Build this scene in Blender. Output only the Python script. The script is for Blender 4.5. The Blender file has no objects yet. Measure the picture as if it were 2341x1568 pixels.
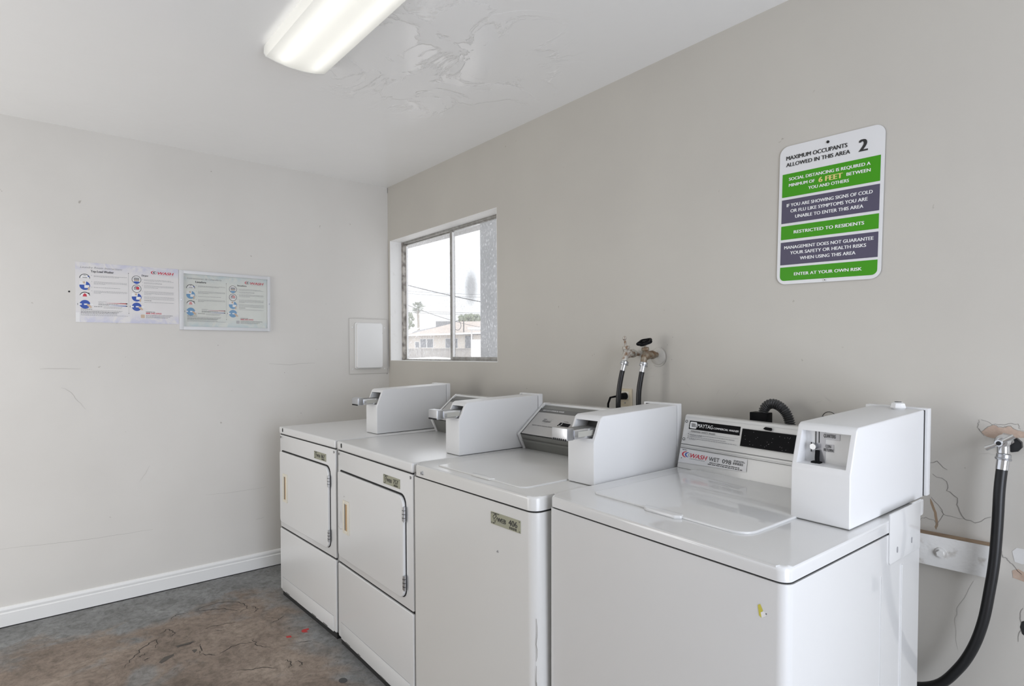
import bpy, bmesh, math, random
from mathutils import Vector, Matrix
random.seed(7)
S = bpy.context.scene
C = S.collection
R = math.radians
PI = math.pi

# ------------------------------------------------------------------ camera
F_PX, IMG_W, IMG_H = 1340.79, 2341, 1568
CAM = Vector((3.7376, -1.9489, 1.3108))
def cam_basis(yaw, pitch, roll):
    f = Vector((-math.cos(yaw)*math.cos(pitch), math.sin(yaw)*math.cos(pitch), math.sin(pitch)))
    r = f.cross(Vector((0, 0, 1))).normalized(); u = r.cross(f)
    c, s = math.cos(roll), math.sin(roll)
    return f, c*r + s*u, -s*r + c*u
fw, rt, up = cam_basis(0.6878, -0.0089, -0.0060)
cd = bpy.data.cameras.new('camera'); cam = bpy.data.objects.new('camera', cd); C.objects.link(cam)
cam.matrix_world = Matrix(((rt.x, up.x, -fw.x, CAM.x), (rt.y, up.y, -fw.y, CAM.y), (rt.z, up.z, -fw.z, CAM.z), (0, 0, 0, 1)))
cd.sensor_width = 36; cd.lens = F_PX/IMG_W*36; cd.shift_y = 32.43/IMG_W
cd.clip_start = 0.05; cd.clip_end = 1000
S.camera = cam

# ------------------------------------------------------------------ colour management
S.view_settings.view_transform = 'Standard'; S.view_settings.look = 'None'
S.view_settings.exposure = 0.25; S.view_settings.gamma = 1.0; S.view_settings.use_curve_mapping = False

# ------------------------------------------------------------------ sky (bright overcast with thin cloud)
w = bpy.data.worlds.new('sky'); S.world = w; w.use_nodes = True
nt = w.node_tree; nt.nodes.clear()
o = nt.nodes.new('ShaderNodeOutputWorld'); bg = nt.nodes.new('ShaderNodeBackground')
tc = nt.nodes.new('ShaderNodeTexCoord'); nz = nt.nodes.new('ShaderNodeTexNoise'); cr = nt.nodes.new('ShaderNodeValToRGB')
mp = nt.nodes.new('ShaderNodeMapping'); mp.inputs['Scale'].default_value = (1, 1, 3)
nt.links.new(tc.outputs['Generated'], mp.inputs['Vector']); nt.links.new(mp.outputs['Vector'], nz.inputs['Vector'])
nz.inputs['Scale'].default_value = 2.2; nz.inputs['Detail'].default_value = 5
cr.color_ramp.elements[0].position = 0.35; cr.color_ramp.elements[0].color = (0.88, 0.92, 0.97, 1)
cr.color_ramp.elements[1].position = 0.62; cr.color_ramp.elements[1].color = (1.0, 1.0, 1.0, 1)
nt.links.new(nz.outputs['Fac'], cr.inputs['Fac']); nt.links.new(cr.outputs['Color'], bg.inputs['Color'])
sz = nt.nodes.new('ShaderNodeSeparateXYZ'); nt.links.new(tc.outputs['Generated'], sz.inputs[0])
mr = nt.nodes.new('ShaderNodeMapRange'); mr.inputs[1].default_value = 0.0; mr.inputs[2].default_value = 0.30; mr.inputs[3].default_value = 0.80; mr.inputs[4].default_value = 1.75
nt.links.new(sz.outputs['Z'], mr.inputs[0]); nt.links.new(mr.outputs[0], bg.inputs['Strength']); nt.links.new(bg.outputs[0], o.inputs['Surface'])

# ------------------------------------------------------------------ daylight by the side doorway, and an added front fill
def area(name, loc, target, sx, sy, power, col):
    l = bpy.data.lights.new(name, 'AREA'); l.shape = 'RECTANGLE'; l.size = sx; l.size_y = sy; l.energy = power; l.color = col
    ob = bpy.data.objects.new(name, l); C.objects.link(ob); ob.location = loc
    ob.rotation_euler = (Vector(target)-Vector(loc)).to_track_quat('-Z', 'Y').to_euler(); return ob
area('daylight_side_door', (5.34, -1.50, 1.15), (0, -1.50, 2.3), 1.5, 2.0, 48, (0.84, 0.905, 1.04))
area('front_fill_light', (1.0, -3.76, 1.15), (1.0, 0, 2.2), 1.2, 2.0, 20, (1.0, 0.985, 0.96))  # added fill that brightens the machine fronts; its doorway is invented

# ------------------------------------------------------------------ materials
MATS = {}
def mat(name, col, rough=0.5, metal=0.0, spec=0.5, coat=0.0, bump=None, mottle=None, emit=None, crough=0.06):
    if name in MATS: return MATS[name]
    m = bpy.data.materials.new(name); m.use_nodes = True; n = m.node_tree
    b = n.nodes['Principled BSDF']
    b.inputs['Base Color'].default_value = (*col, 1); b.inputs['Roughness'].default_value = rough
    b.inputs['Metallic'].default_value = metal; b.inputs['Specular IOR Level'].default_value = spec
    b.inputs['Coat Weight'].default_value = coat; b.inputs['Coat Roughness'].default_value = crough
    if emit: b.inputs['Emission Color'].default_value = (*emit[0], 1); b.inputs['Emission Strength'].default_value = emit[1]
    tc = n.nodes.new('ShaderNodeTexCoord')
    if mottle:   # (scale, amount, colour)
        sc, lo, hi, c2 = mottle
        z = n.nodes.new('ShaderNodeTexNoise'); z.inputs['Scale'].default_value = sc; z.inputs['Detail'].default_value = 6
        r = n.nodes.new('ShaderNodeValToRGB'); r.color_ramp.elements[0].position = lo; r.color_ramp.elements[1].position = hi
        r.color_ramp.elements[0].color = (*c2, 1); r.color_ramp.elements[1].color = (*col, 1)
        n.links.new(tc.outputs['Object'], z.inputs['Vector']); n.links.new(z.outputs['Fac'], r.inputs['Fac'])
        n.links.new(r.outputs['Color'], b.inputs['Base Color'])
    if bump:     # list of (scale, strength, distance)
        prev = None
        for sc, st, di in bump:
            z = n.nodes.new('ShaderNodeTexNoise'); z.inputs['Scale'].default_value = sc; z.inputs['Detail'].default_value = 4
            bp = n.nodes.new('ShaderNodeBump'); bp.inputs['Strength'].default_value = st; bp.inputs['Distance'].default_value = di
            n.links.new(tc.outputs['Object'], z.inputs['Vector']); n.links.new(z.outputs['Fac'], bp.inputs['Height'])
            if prev: n.links.new(prev.outputs['Normal'], bp.inputs['Normal'])
            prev = bp
        n.links.new(prev.outputs['Normal'], b.inputs['Normal'])
    MATS[name] = m; return m

ENAMEL = mat('white_enamel', (0.71, 0.71, 0.705), 0.33, spec=.5, coat=1.0, bump=[(220, 0.04, 0.0004)])
DRYER_ENAMEL = mat('dryer_enamel', (0.71, 0.71, 0.705), 0.30, spec=.6, coat=.6, crough=.24, bump=[(220, 0.05, 0.0004)])
ENAMEL_OLD = mat('aged_white_enamel', (0.68, 0.675, 0.655), 0.34, spec=.5, coat=.7, crough=.16, bump=[(220, 0.05, 0.0004)])
BOXPAINT = mat('coin_box_paint', (0.74, 0.74, 0.74), 0.38, bump=[(420, 0.12, 0.0005)])
DARK = mat('dark_gap', (0.015, 0.015, 0.015), 0.8)
BLACKP = mat('black_plastic', (0.008, 0.008, 0.009), 0.4, spec=.05)
BLACKINK = mat('black_ink', (0.02, 0.02, 0.02), 0.5)
GREYINK = mat('grey_ink', (0.33, 0.33, 0.34), 0.6)
LIGHTINK = mat('pale_grey_ink', (0.47, 0.47, 0.48), 0.6)
WHITEINK = mat('white_ink', (0.85, 0.85, 0.85), 0.5)
REDINK = mat('red_ink', (0.60, 0.03, 0.06), 0.5)
PINKINK = mat('pale_red_ink', (0.72, 0.30, 0.30), 0.5)
BLUEINK = mat('blue_ink', (0.03, 0.09, 0.42), 0.5)
SKYINK = mat('sunned_blue_ink', (0.12, 0.33, 0.58), 0.5)
TANINK = mat('tan_ink', (0.62, 0.47, 0.34), 0.5)
GREENP = mat('green_sign_ink', (0.055, 0.31, 0.008), 0.4, spec=.25)
PURPLE = mat('slate_purple_ink', (0.095, 0.085, 0.13), 0.4, spec=.25)
GOLDINK = mat('yellow_ink', (0.75, 0.62, 0.22), 0.4)
SIGNW = mat('sign_white', (0.74, 0.74, 0.745), 0.3)
CHROME = mat('chrome', (0.75, 0.76, 0.78), 0.18, metal=1.0)
STEEL = mat('brushed_steel', (0.55, 0.56, 0.58), 0.32, metal=1.0, bump=[(90, 0.1, 0.0005)])
SILVERP = mat('silver_panel', (0.50, 0.49, 0.475), 0.38, metal=0.35)
DKGREY = mat('dark_grey_panel', (0.13, 0.13, 0.125), 0.4)
OLIVE = mat('dark_silver_panel', (0.20, 0.20, 0.185), 0.38, metal=0.3)
SLIDEIN = mat('dull_slide_inset', (0.42, 0.41, 0.37), 0.5)
CREAM = mat('cream_plastic', (0.72, 0.68, 0.58), 0.4)
TAN = mat('tan_recess', (0.50, 0.33, 0.17), 0.6)
RUBBER = mat('black_rubber', (0.010, 0.010, 0.011), 0.38, bump=[(150, 0.2, 0.0006)])
BRASS = mat('tarnished_brass', (0.20, 0.12, 0.065), 0.5, metal=0.6, mottle=(60, 0.35, 0.65, (0.33, 0.30, 0.24)), bump=[(120, 0.5, 0.001)])
PAINTEDBRASS = mat('paint_flecked_brass', (0.55, 0.53, 0.48), 0.5, metal=0.2, mottle=(70, 0.38, 0.58, (0.24, 0.14, 0.08)), bump=[(120, 0.5, 0.001)])
BEIGE = mat('beige_plastic', (0.60, 0.52, 0.38), 0.5)
TAGC = mat('olive_silver_tag', (0.36, 0.36, 0.27), 0.4, metal=0.3)
BASEB = mat('painted_baseboard', (0.85, 0.85, 0.84), 0.38, bump=[(35, 0.25, 0.002)])
ALU = mat('weathered_aluminium', (0.46, 0.455, 0.44), 0.45, metal=0.6, mottle=(40, 0.3, 0.7, (0.30, 0.285, 0.26)))
BRONZE = mat('old_jamb_metal', (0.52, 0.49, 0.45), 0.5, metal=0.3, mottle=(30, 0.35, 0.6, (0.22, 0.20, 0.18)))
REVEAL = mat('window_reveal_paint', (0.87, 0.865, 0.85), 0.5, mottle=(22, 0.30, 0.38, (0.82, 0.81, 0.79)), bump=[(60, 0.2, 0.001)])
WOODP = mat('flaking_white_wood', (0.70, 0.69, 0.665), 0.55, mottle=(28, 0.30, 0.42, (0.50, 0.47, 0.43)), bump=[(14, 0.6, 0.006), (90, 0.4, 0.002)])
WOODR = mat('bare_brown_wood', (0.33, 0.235, 0.15), 0.8, mottle=(30, 0.3, 0.6, (0.22, 0.15, 0.10)), bump=[(60, 0.4, 0.002)])
PLASTER = mat('bare_pink_plaster', (0.52, 0.40, 0.32), 0.9, mottle=(40, 0.3, 0.6, (0.42, 0.31, 0.24)), bump=[(90, 0.7, 0.002)])
PEEL = mat('bare_white_plaster', (0.66, 0.65, 0.63), 0.8, bump=[(50, 0.4, 0.002)])
CRACK = mat('crack_line', (0.27, 0.255, 0.235), 0.9)
CRACKL = mat('faint_crack_line', (0.47, 0.455, 0.42), 0.9)
RUST = mat('rust_stain', (0.33, 0.24, 0.16), 0.9)
YELLOW = mat('yellow_sticker', (0.62, 0.55, 0.08), 0.5)
WHITEPL = mat('white_plastic_cap', (0.84, 0.84, 0.84), 0.3)

def wall_mat(name, base, alt, bump_big=0.25, rough=0.5):
    m = bpy.data.materials.new(name); m.use_nodes = True; n = m.node_tree; b = n.nodes['Principled BSDF']
    L = n.links.new; tc = n.nodes.new('ShaderNodeTexCoord')
    z1 = n.nodes.new('ShaderNodeTexNoise'); z1.inputs['Scale'].default_value = 1.6; z1.inputs['Detail'].default_value = 5
    r1 = n.nodes.new('ShaderNodeValToRGB'); r1.color_ramp.elements[0].position = .38; r1.color_ramp.elements[1].position = .66
    r1.color_ramp.elements[0].color = (*alt, 1); r1.color_ramp.elements[1].color = (*base, 1)
    L(tc.outputs['Object'], z1.inputs['Vector']); L(z1.outputs['Fac'], r1.inputs['Fac'])
    # small scattered scuffs
    z2 = n.nodes.new('ShaderNodeTexNoise'); z2.inputs['Scale'].default_value = 26; z2.inputs['Detail'].default_value = 3
    r2 = n.nodes.new('ShaderNodeValToRGB'); r2.color_ramp.elements[0].position = .735; r2.color_ramp.elements[1].position = .78
    r2.color_ramp.elements[0].color = (0, 0, 0, 1); r2.color_ramp.elements[1].color = (1, 1, 1, 1)
    L(tc.outputs['Object'], z2.inputs['Vector']); L(z2.outputs['Fac'], r2.inputs['Fac'])
    mx = n.nodes.new('ShaderNodeMixRGB'); mx.inputs[2].default_value = (base[0]*.62, base[1]*.6, base[2]*.57, 1)
    L(r2.outputs['Color'], mx.inputs[0]); L(r1.outputs['Color'], mx.inputs[1]); L(mx.outputs[0], b.inputs['Base Color'])
    b.inputs['Roughness'].default_value = rough; b.inputs['Specular IOR Level'].default_value = 0.3
    prev = None
    for sc, st, di, det in ((2.2, bump_big, .012, 3), (16, .16, .003, 5), (170, .16, .0006, 2)):
        z = n.nodes.new('ShaderNodeTexNoise'); z.inputs['Scale'].default_value = sc; z.inputs['Detail'].default_value = det
        bp = n.nodes.new('ShaderNodeBump'); bp.inputs['Strength'].default_value = st; bp.inputs['Distance'].default_value = di
        L(tc.outputs['Object'], z.inputs['Vector']); L(z.outputs['Fac'], bp.inputs['Height'])
        if prev: L(prev.outputs['Normal'], bp.inputs['Normal'])
        prev = bp
    L(prev.outputs['Normal'], b.inputs['Normal'])
    return m
WALL = wall_mat('wall_paint_shaded', (0.565, 0.54, 0.49), (0.535, 0.51, 0.465))  # same paint as the left wall, darkened to carry its dimmer light
WALL_L = wall_mat('wall_paint_lit', (0.735, 0.715, 0.68), (0.70, 0.68, 0.645), 0.35)  # same paint again, lightened to carry the brighter light on this wall

def ceiling_mat():
    m = bpy.data.materials.new('ceiling_semi_gloss'); m.use_nodes = True; n = m.node_tree; b = n.nodes['Principled BSDF']
    L = n.links.new; tc = n.nodes.new('ShaderNodeTexCoord')
    b.inputs['Base Color'].default_value = (0.925, 0.925, 0.92, 1); b.inputs['Specular IOR Level'].default_value = 0.8
        # trowelled repair marks, strongest in two areas
    z = n.nodes.new('ShaderNodeTexNoise'); z.inputs['Scale'].default_value = 3.4; z.inputs['Detail'].default_value = 8; z.inputs['Roughness'].default_value = .62
    z.inputs['Distortion'].default_value = 1.2
    r = n.nodes.new('ShaderNodeValToRGB'); r.color_ramp.elements[0].position = .50; r.color_ramp.elements[1].position = .54
    L(tc.outputs['Object'], z.inputs['Vector']); L(z.outputs['Fac'], r.inputs['Fac'])
    sp = n.nodes.new('ShaderNodeVectorMath'); sp.operation = 'DISTANCE'; sp.inputs[1].default_value = (1.72, -0.68, 2.468)
    L(tc.outputs['Object'], sp.inputs[0])
    mr = n.nodes.new('ShaderNodeMapRange'); mr.inputs[1].default_value = .25; mr.inputs[2].default_value = .62; mr.inputs[3].default_value = 1; mr.inputs[4].default_value = 0.0
    L(sp.outputs['Value'], mr.inputs[0])
    mu = n.nodes.new('ShaderNodeMath'); mu.operation = 'MULTIPLY'; L(r.outputs['Color'], mu.inputs[0]); L(mr.outputs[0], mu.inputs[1])
    b1 = n.nodes.new('ShaderNodeBump'); b1.inputs['Strength'].default_value = .5; b1.inputs['Distance'].default_value = .004; L(mu.outputs[0], b1.inputs['Height'])
    z3 = n.nodes.new('ShaderNodeTexNoise'); z3.inputs['Scale'].default_value = 1.7; z3.inputs['Detail'].default_value = 3; L(tc.outputs['Object'], z3.inputs['Vector'])
    b3 = n.nodes.new('ShaderNodeBump'); b3.inputs['Strength'].default_value = .20; b3.inputs['Distance'].default_value = .02; L(z3.outputs['Fac'], b3.inputs['Height']); L(b1.outputs['Normal'], b3.inputs['Normal'])
    z4 = n.nodes.new('ShaderNodeTexNoise'); z4.inputs['Scale'].default_value = 30; z4.inputs['Detail'].default_value = 5; L(tc.outputs['Object'], z4.inputs['Vector'])
    b4 = n.nodes.new('ShaderNodeBump'); b4.inputs['Strength'].default_value = .12; b4.inputs['Distance'].default_value = .002; L(z4.outputs['Fac'], b4.inputs['Height']); L(b3.outputs['Normal'], b4.inputs['Normal'])
    L(b4.outputs['Normal'], b.inputs['Normal'])
    ad = n.nodes.new('ShaderNodeMath'); ad.operation = 'MULTIPLY_ADD'; ad.inputs[1].default_value = .34; ad.inputs[2].default_value = .16
    L(mu.outputs[0], ad.inputs[0]); L(ad.outputs[0], b.inputs['Roughness'])
    return m
CEIL = ceiling_mat()

def floor_mat():
    m = bpy.data.materials.new('worn_concrete'); m.use_nodes = True; n = m.node_tree; b = n.nodes['Principled BSDF']
    L = n.links.new; tc = n.nodes.new('ShaderNodeTexCoord')
    def noise(sc, det=6, dist=0.0, rough=.55):
        z = n.nodes.new('ShaderNodeTexNoise'); z.inputs['Scale'].default_value = sc; z.inputs['Detail'].default_value = det
        z.inputs['Distortion'].default_value = dist; z.inputs['Roughness'].default_value = rough
        L(tc.outputs['Object'], z.inputs['Vector']); return z.outputs['Fac']
    def ramp(src, els):
        r = n.nodes.new('ShaderNodeValToRGB'); e = r.color_ramp.elements
        while len(e) < len(els): e.new(.5)
        for i, (p, c) in enumerate(els): e[i].position = p; e[i].color = (*c, 1)
        L(src, r.inputs['Fac']); return r.outputs['Color']
    def mix(f, a, c):
        x = n.nodes.new('ShaderNodeMixRGB')
        for i, v in ((0, f), (1, a), (2, c)):
            if isinstance(v, tuple): x.inputs[i].default_value = (*v, 1)
            elif isinstance(v, (int, float)): x.inputs[i].default_value = v
            else: L(v, x.inputs[i])
        return x.outputs[0]
    brown = ramp(noise(3.2, 9, .3, .65), [(.30, (0.152, 0.120, 0.095)), (.48, (0.244, 0.195, 0.159)), (.70, (0.329, 0.271, 0.222))])
    grey = ramp(noise(6, 9, 0, .65), [(.3, (0.165, 0.166, 0.163)), (.6, (0.255, 0.260, 0.258)), (.8, (0.36, 0.368, 0.368))])
    # old grey-blue paint survives along the wall and in the near left part
    sx = n.nodes.new('ShaderNodeSeparateXYZ'); L(tc.outputs['Object'], sx.inputs[0])
    a = n.nodes.new('ShaderNodeMath'); a.operation = 'MULTIPLY_ADD'; L(noise(3.4, 7, .6, .6), a.inputs[0]); a.inputs[1].default_value = -1.5; L(sx.outputs['X'], a.inputs[2])
    m1 = ramp(a.outputs[0], [(-0.0, (1, 1, 1)), (0.0, (1, 1, 1))])
    r = n.nodes.new('ShaderNodeMapRange'); r.inputs[1].default_value = -.42; r.inputs[2].default_value = -.22; r.inputs[3].default_value = 1; r.inputs[4].default_value = 0; L(a.outputs[0], r.inputs[0])
    base = mix(r.outputs[0], brown, grey)
    r3 = n.nodes.new('ShaderNodeMapRange'); r3.inputs[1].default_value = -.84; r3.inputs[2].default_value = -.98; r3.inputs[3].default_value = 1; r3.inputs[4].default_value = 0
    a3 = n.nodes.new('ShaderNodeMath'); a3.operation = 'MULTIPLY_ADD'; L(noise(5, 6, .4), a3.inputs[0]); a3.inputs[1].default_value = .5; L(sx.outputs['Y'], a3.inputs[2])
    ad = n.nodes.new('ShaderNodeMath'); ad.operation = 'ADD'; L(a3.outputs[0], ad.inputs[0]); ad.inputs[1].default_value = -.18; L(ad.outputs[0], r3.inputs[0])
    base = mix(r3.outputs[0], base, grey)
    blot = ramp(noise(1.5, 8, .8, .6), [(.56, (0, 0, 0)), (.64, (.75, .75, .75))]); base = mix(blot, base, grey)
    dk = ramp(noise(8.5, 7, 1.6, .7), [(.60, (0, 0, 0)), (.70, (.6, .6, .6))]); base = mix(dk, base, (.075, .066, .058))
    gr = ramp(noise(38, 8, .2, .75), [(.34, (.62, .61, .60)), (.5, (1, 1, 1)), (.68, (1.22, 1.21, 1.20))])
    mg = n.nodes.new('ShaderNodeMixRGB'); mg.blend_type = 'MULTIPLY'; mg.inputs[0].default_value = .75; L(base, mg.inputs[1]); L(gr, mg.inputs[2]); base = mg.outputs[0]
    g2 = ramp(noise(9, 8, 2.5, .7), [(.42, (.80, .79, .78)), (.5, (1, 1, 1)), (.60, (1.1, 1.09, 1.08))])
    mg = n.nodes.new('ShaderNodeMixRGB'); mg.blend_type = 'MULTIPLY'; mg.inputs[0].default_value = .9; L(base, mg.inputs[1]); L(g2, mg.inputs[2]); base = mg.outputs[0]
    sp = ramp(noise(75, 3), [(.70, (0, 0, 0)), (.76, (.8, .8, .8))]); base = mix(sp, base, (.06, .052, .045))
    ls = ramp(noise(60, 2, .0), [(.73, (0, 0, 0)), (.78, (.5, .5, .5))]); base = mix(ls, base, (.38, .33, .28))
    L(base, b.inputs['Base Color']); b.inputs['Roughness'].default_value = .62; b.inputs['Specular IOR Level'].default_value = .35
    prev = None
    for src, st, di in ((noise(4, 8, 1.0, .6), .5, .012), (noise(22, 8, .5, .7), .5, .005), (noise(120, 6, 0, .7), .55, .002)):
        bp = n.nodes.new('ShaderNodeBump'); bp.inputs['Strength'].default_value = st; bp.inputs['Distance'].default_value = di; L(src, bp.inputs['Height'])
        if prev: L(prev.outputs['Normal'], bp.inputs['Normal'])
        prev = bp
    L(prev.outputs['Normal'], b.inputs['Normal'])
    return m
FLOOR = floor_mat()

def glass_mat():
    m = bpy.data.materials.new('dusty_glass'); m.use_nodes = True; n = m.node_tree; n.nodes.clear(); L = n.links.new
    out = n.nodes.new('ShaderNodeOutputMaterial'); tr = n.nodes.new('ShaderNodeBsdfTransparent'); tl = n.nodes.new('ShaderNodeBsdfTranslucent')
    gl = n.nodes.new('ShaderNodeBsdfGlossy'); gl.inputs['Roughness'].default_value = .02; tl.inputs['Color'].default_value = (.95, .96, 1, 1)
    tc = n.nodes.new('ShaderNodeTexCoord'); mp = n.nodes.new('ShaderNodeMapping'); mp.inputs['Scale'].default_value = (1, 1, .35)
    L(tc.outputs['Object'], mp.inputs['Vector'])
    z = n.nodes.new('ShaderNodeTexNoise'); z.inputs['Scale'].default_value = 150; z.inputs['Detail'].default_value = 3; L(mp.outputs[0], z.inputs['Vector'])
    r = n.nodes.new('ShaderNodeValToRGB'); r.color_ramp.elements[0].position = .60; r.color_ramp.elements[1].position = .64
    r.color_ramp.elements[0].color = (.12, .12, .12, 1); r.color_ramp.elements[1].color = (.42, .42, .42, 1); L(z.outputs['Fac'], r.inputs['Fac'])
    z2 = n.nodes.new('ShaderNodeTexNoise'); z2.inputs['Scale'].default_value = 5; z2.inputs['Detail'].default_value = 5; L(tc.outputs['Object'], z2.inputs['Vector'])
    r2 = n.nodes.new('ShaderNodeMapRange'); r2.inputs[1].default_value = .3; r2.inputs[2].default_value = .75; r2.inputs[3].default_value = .8; r2.inputs[4].default_value = 1.35; L(z2.outputs['Fac'], r2.inputs[0])
    mu = n.nodes.new('ShaderNodeMath'); mu.operation = 'MULTIPLY'; L(r.outputs['Color'], mu.inputs[0]); L(r2.outputs[0], mu.inputs[1])
    m1 = n.nodes.new('ShaderNodeMixShader'); L(mu.outputs[0], m1.inputs[0]); L(tr.outputs[0], m1.inputs[1]); L(tl.outputs[0], m1.inputs[2])
    ds = n.nodes.new('ShaderNodeVectorMath'); ds.operation = 'DISTANCE'; mq = n.nodes.new('ShaderNodeMapping'); mq.inputs['Scale'].default_value = (1.6, 0, 1); ds.inputs[1].default_value = (.86*1.6, 0, 1.70); L(tc.outputs['Object'], mq.inputs['Vector']); L(mq.outputs[0], ds.inputs[0])
    md = n.nodes.new('ShaderNodeMapRange'); md.inputs[1].default_value = .05; md.inputs[2].default_value = .12; md.inputs[3].default_value = .30; md.inputs[4].default_value = 0; L(ds.outputs['Value'], md.inputs[0])
    sm = n.nodes.new('ShaderNodeBsdfDiffuse'); sm.inputs[0].default_value = (.25, .25, .25, 1); m3 = n.nodes.new('ShaderNodeMixShader'); L(md.outputs[0], m3.inputs[0]); L(m1.outputs[0], m3.inputs[1]); L(sm.outputs[0], m3.inputs[2])
    m2 = n.nodes.new('ShaderNodeMixShader'); m2.inputs[0].default_value = .04; L(m3.outputs[0], m2.inputs[1]); L(gl.outputs[0], m2.inputs[2])
    L(m2.outputs[0], out.inputs['Surface']); return m
GLASS = glass_mat()

def diffuser_mat():
    m = bpy.data.materials.new('milky_diffuser'); m.use_nodes = True; n = m.node_tree; n.nodes.clear(); L = n.links.new
    out = n.nodes.new('ShaderNodeOutputMaterial'); d = n.nodes.new('ShaderNodeBsdfDiffuse'); t = n.nodes.new('ShaderNodeBsdfTranslucent'); g = n.nodes.new('ShaderNodeBsdfGlossy')
    d.inputs[0].default_value = (.86, .86, .84, 1); t.inputs[0].default_value = (.9, .9, .88, 1); g.inputs['Roughness'].default_value = .3
    a = n.nodes.new('ShaderNodeMixShader'); a.inputs[0].default_value = .55; L(d.outputs[0], a.inputs[1]); L(t.outputs[0], a.inputs[2])
    b = n.nodes.new('ShaderNodeMixShader'); b.inputs[0].default_value = .04; L(a.outputs[0], b.inputs[1]); L(g.outputs[0], b.inputs[2])
    L(b.outputs[0], out.inputs['Surface']); return m
DIFFUSER = diffuser_mat()
TUBE = mat('fluorescent_tube', (.9, .9, .9), .4, emit=((1, .985, .95), 1.9))

def paper_mat(name, base, wash):
    m = bpy.data.materials.new(name); m.use_nodes = True; n = m.node_tree; b = n.nodes['Principled BSDF']; L = n.links.new
    tc = n.nodes.new('ShaderNodeTexCoord'); sx = n.nodes.new('ShaderNodeSeparateXYZ'); L(tc.outputs['Object'], sx.inputs[0])
    z = n.nodes.new('ShaderNodeTexNoise'); z.inputs['Scale'].default_value = 14; z.inputs['Detail'].default_value = 6; z.inputs['Distortion'].default_value = 1.5; L(tc.outputs['Object'], z.inputs['Vector'])
    ab = n.nodes.new('ShaderNodeMath'); ab.operation = 'ABSOLUTE'; L(sx.outputs['Z'], ab.inputs[0])     # printed marble band along top and foot
    mr = n.nodes.new('ShaderNodeMapRange'); mr.inputs[1].default_value = .095; mr.inputs[2].default_value = .15; mr.inputs[3].default_value = 0; mr.inputs[4].default_value = 1; L(ab.outputs[0], mr.inputs[0])
    mz = n.nodes.new('ShaderNodeMapRange'); mz.inputs[1].default_value = .38; mz.inputs[2].default_value = .6; L(z.outputs['Fac'], mz.inputs[0])
    mu = n.nodes.new('ShaderNodeMath'); mu.operation = 'MULTIPLY'; L(mr.outputs[0], mu.inputs[0]); L(mz.outputs[0], mu.inputs[1])
    x = n.nodes.new('ShaderNodeMixRGB'); x.inputs[1].default_value = (*base, 1); x.inputs[2].default_value = (*wash, 1); L(mu.outputs[0], x.inputs[0])
    L(x.outputs[0], b.inputs['Base Color']); b.inputs['Roughness'].default_value = .35; return m
PAPER_A = paper_mat('poster_paper', (.74, .72, .71), (.56, .56, .68))
PAPER_B = paper_mat('sunned_poster_paper', (.76, .78, .73), (.58, .68, .70))

# exterior
FRAMEP = mat('frame_paint', (0.70, 0.71, 0.725), 0.4)
STUCCO = mat('cream_stucco', (0.70, 0.655, 0.605), 0.9)
ROOFM = mat('pale_roofing', (0.56, 0.49, 0.44), 0.9, mottle=(2, .35, .6, (.51, .44, .40)))
ROOFG = mat('grey_roofing', (0.32, 0.32, 0.33), 0.9)
TRIMW = mat('white_trim', (0.9, 0.9, 0.9), 0.6)
PANE = mat('dark_far_pane', (0.22, 0.23, 0.25), 0.2)
FENCEM = mat('weathered_fence', (0.50, 0.475, 0.45), 0.9, mottle=(3, .35, .65, (.42, .40, .385)))
GROUNDM = mat('pale_yard', (0.58, 0.55, 0.52), 0.9)
LEAFM = mat('grey_green_leaf', (0.25, 0.28, 0.20), 0.8)
BARKM = mat('palm_bark', (0.40, 0.36, 0.31), 0.9)
WIREM = mat('cable', (0.10, 0.10, 0.10), 0.7)
POSTM = mat('grey_post_paint', (0.37, 0.39, 0.41), 0.8)
CARM = mat('white_car_paint', (0.88, 0.89, 0.9), 0.25)
CARG = mat('car_glass', (0.15, 0.17, 0.2), 0.1)
TYRE = mat('tyre', (0.03, 0.03, 0.03), 0.8)
WHITEPAINTMETAL = mat('white_sheet_metal', (0.80, 0.80, 0.78), 0.4)

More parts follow.
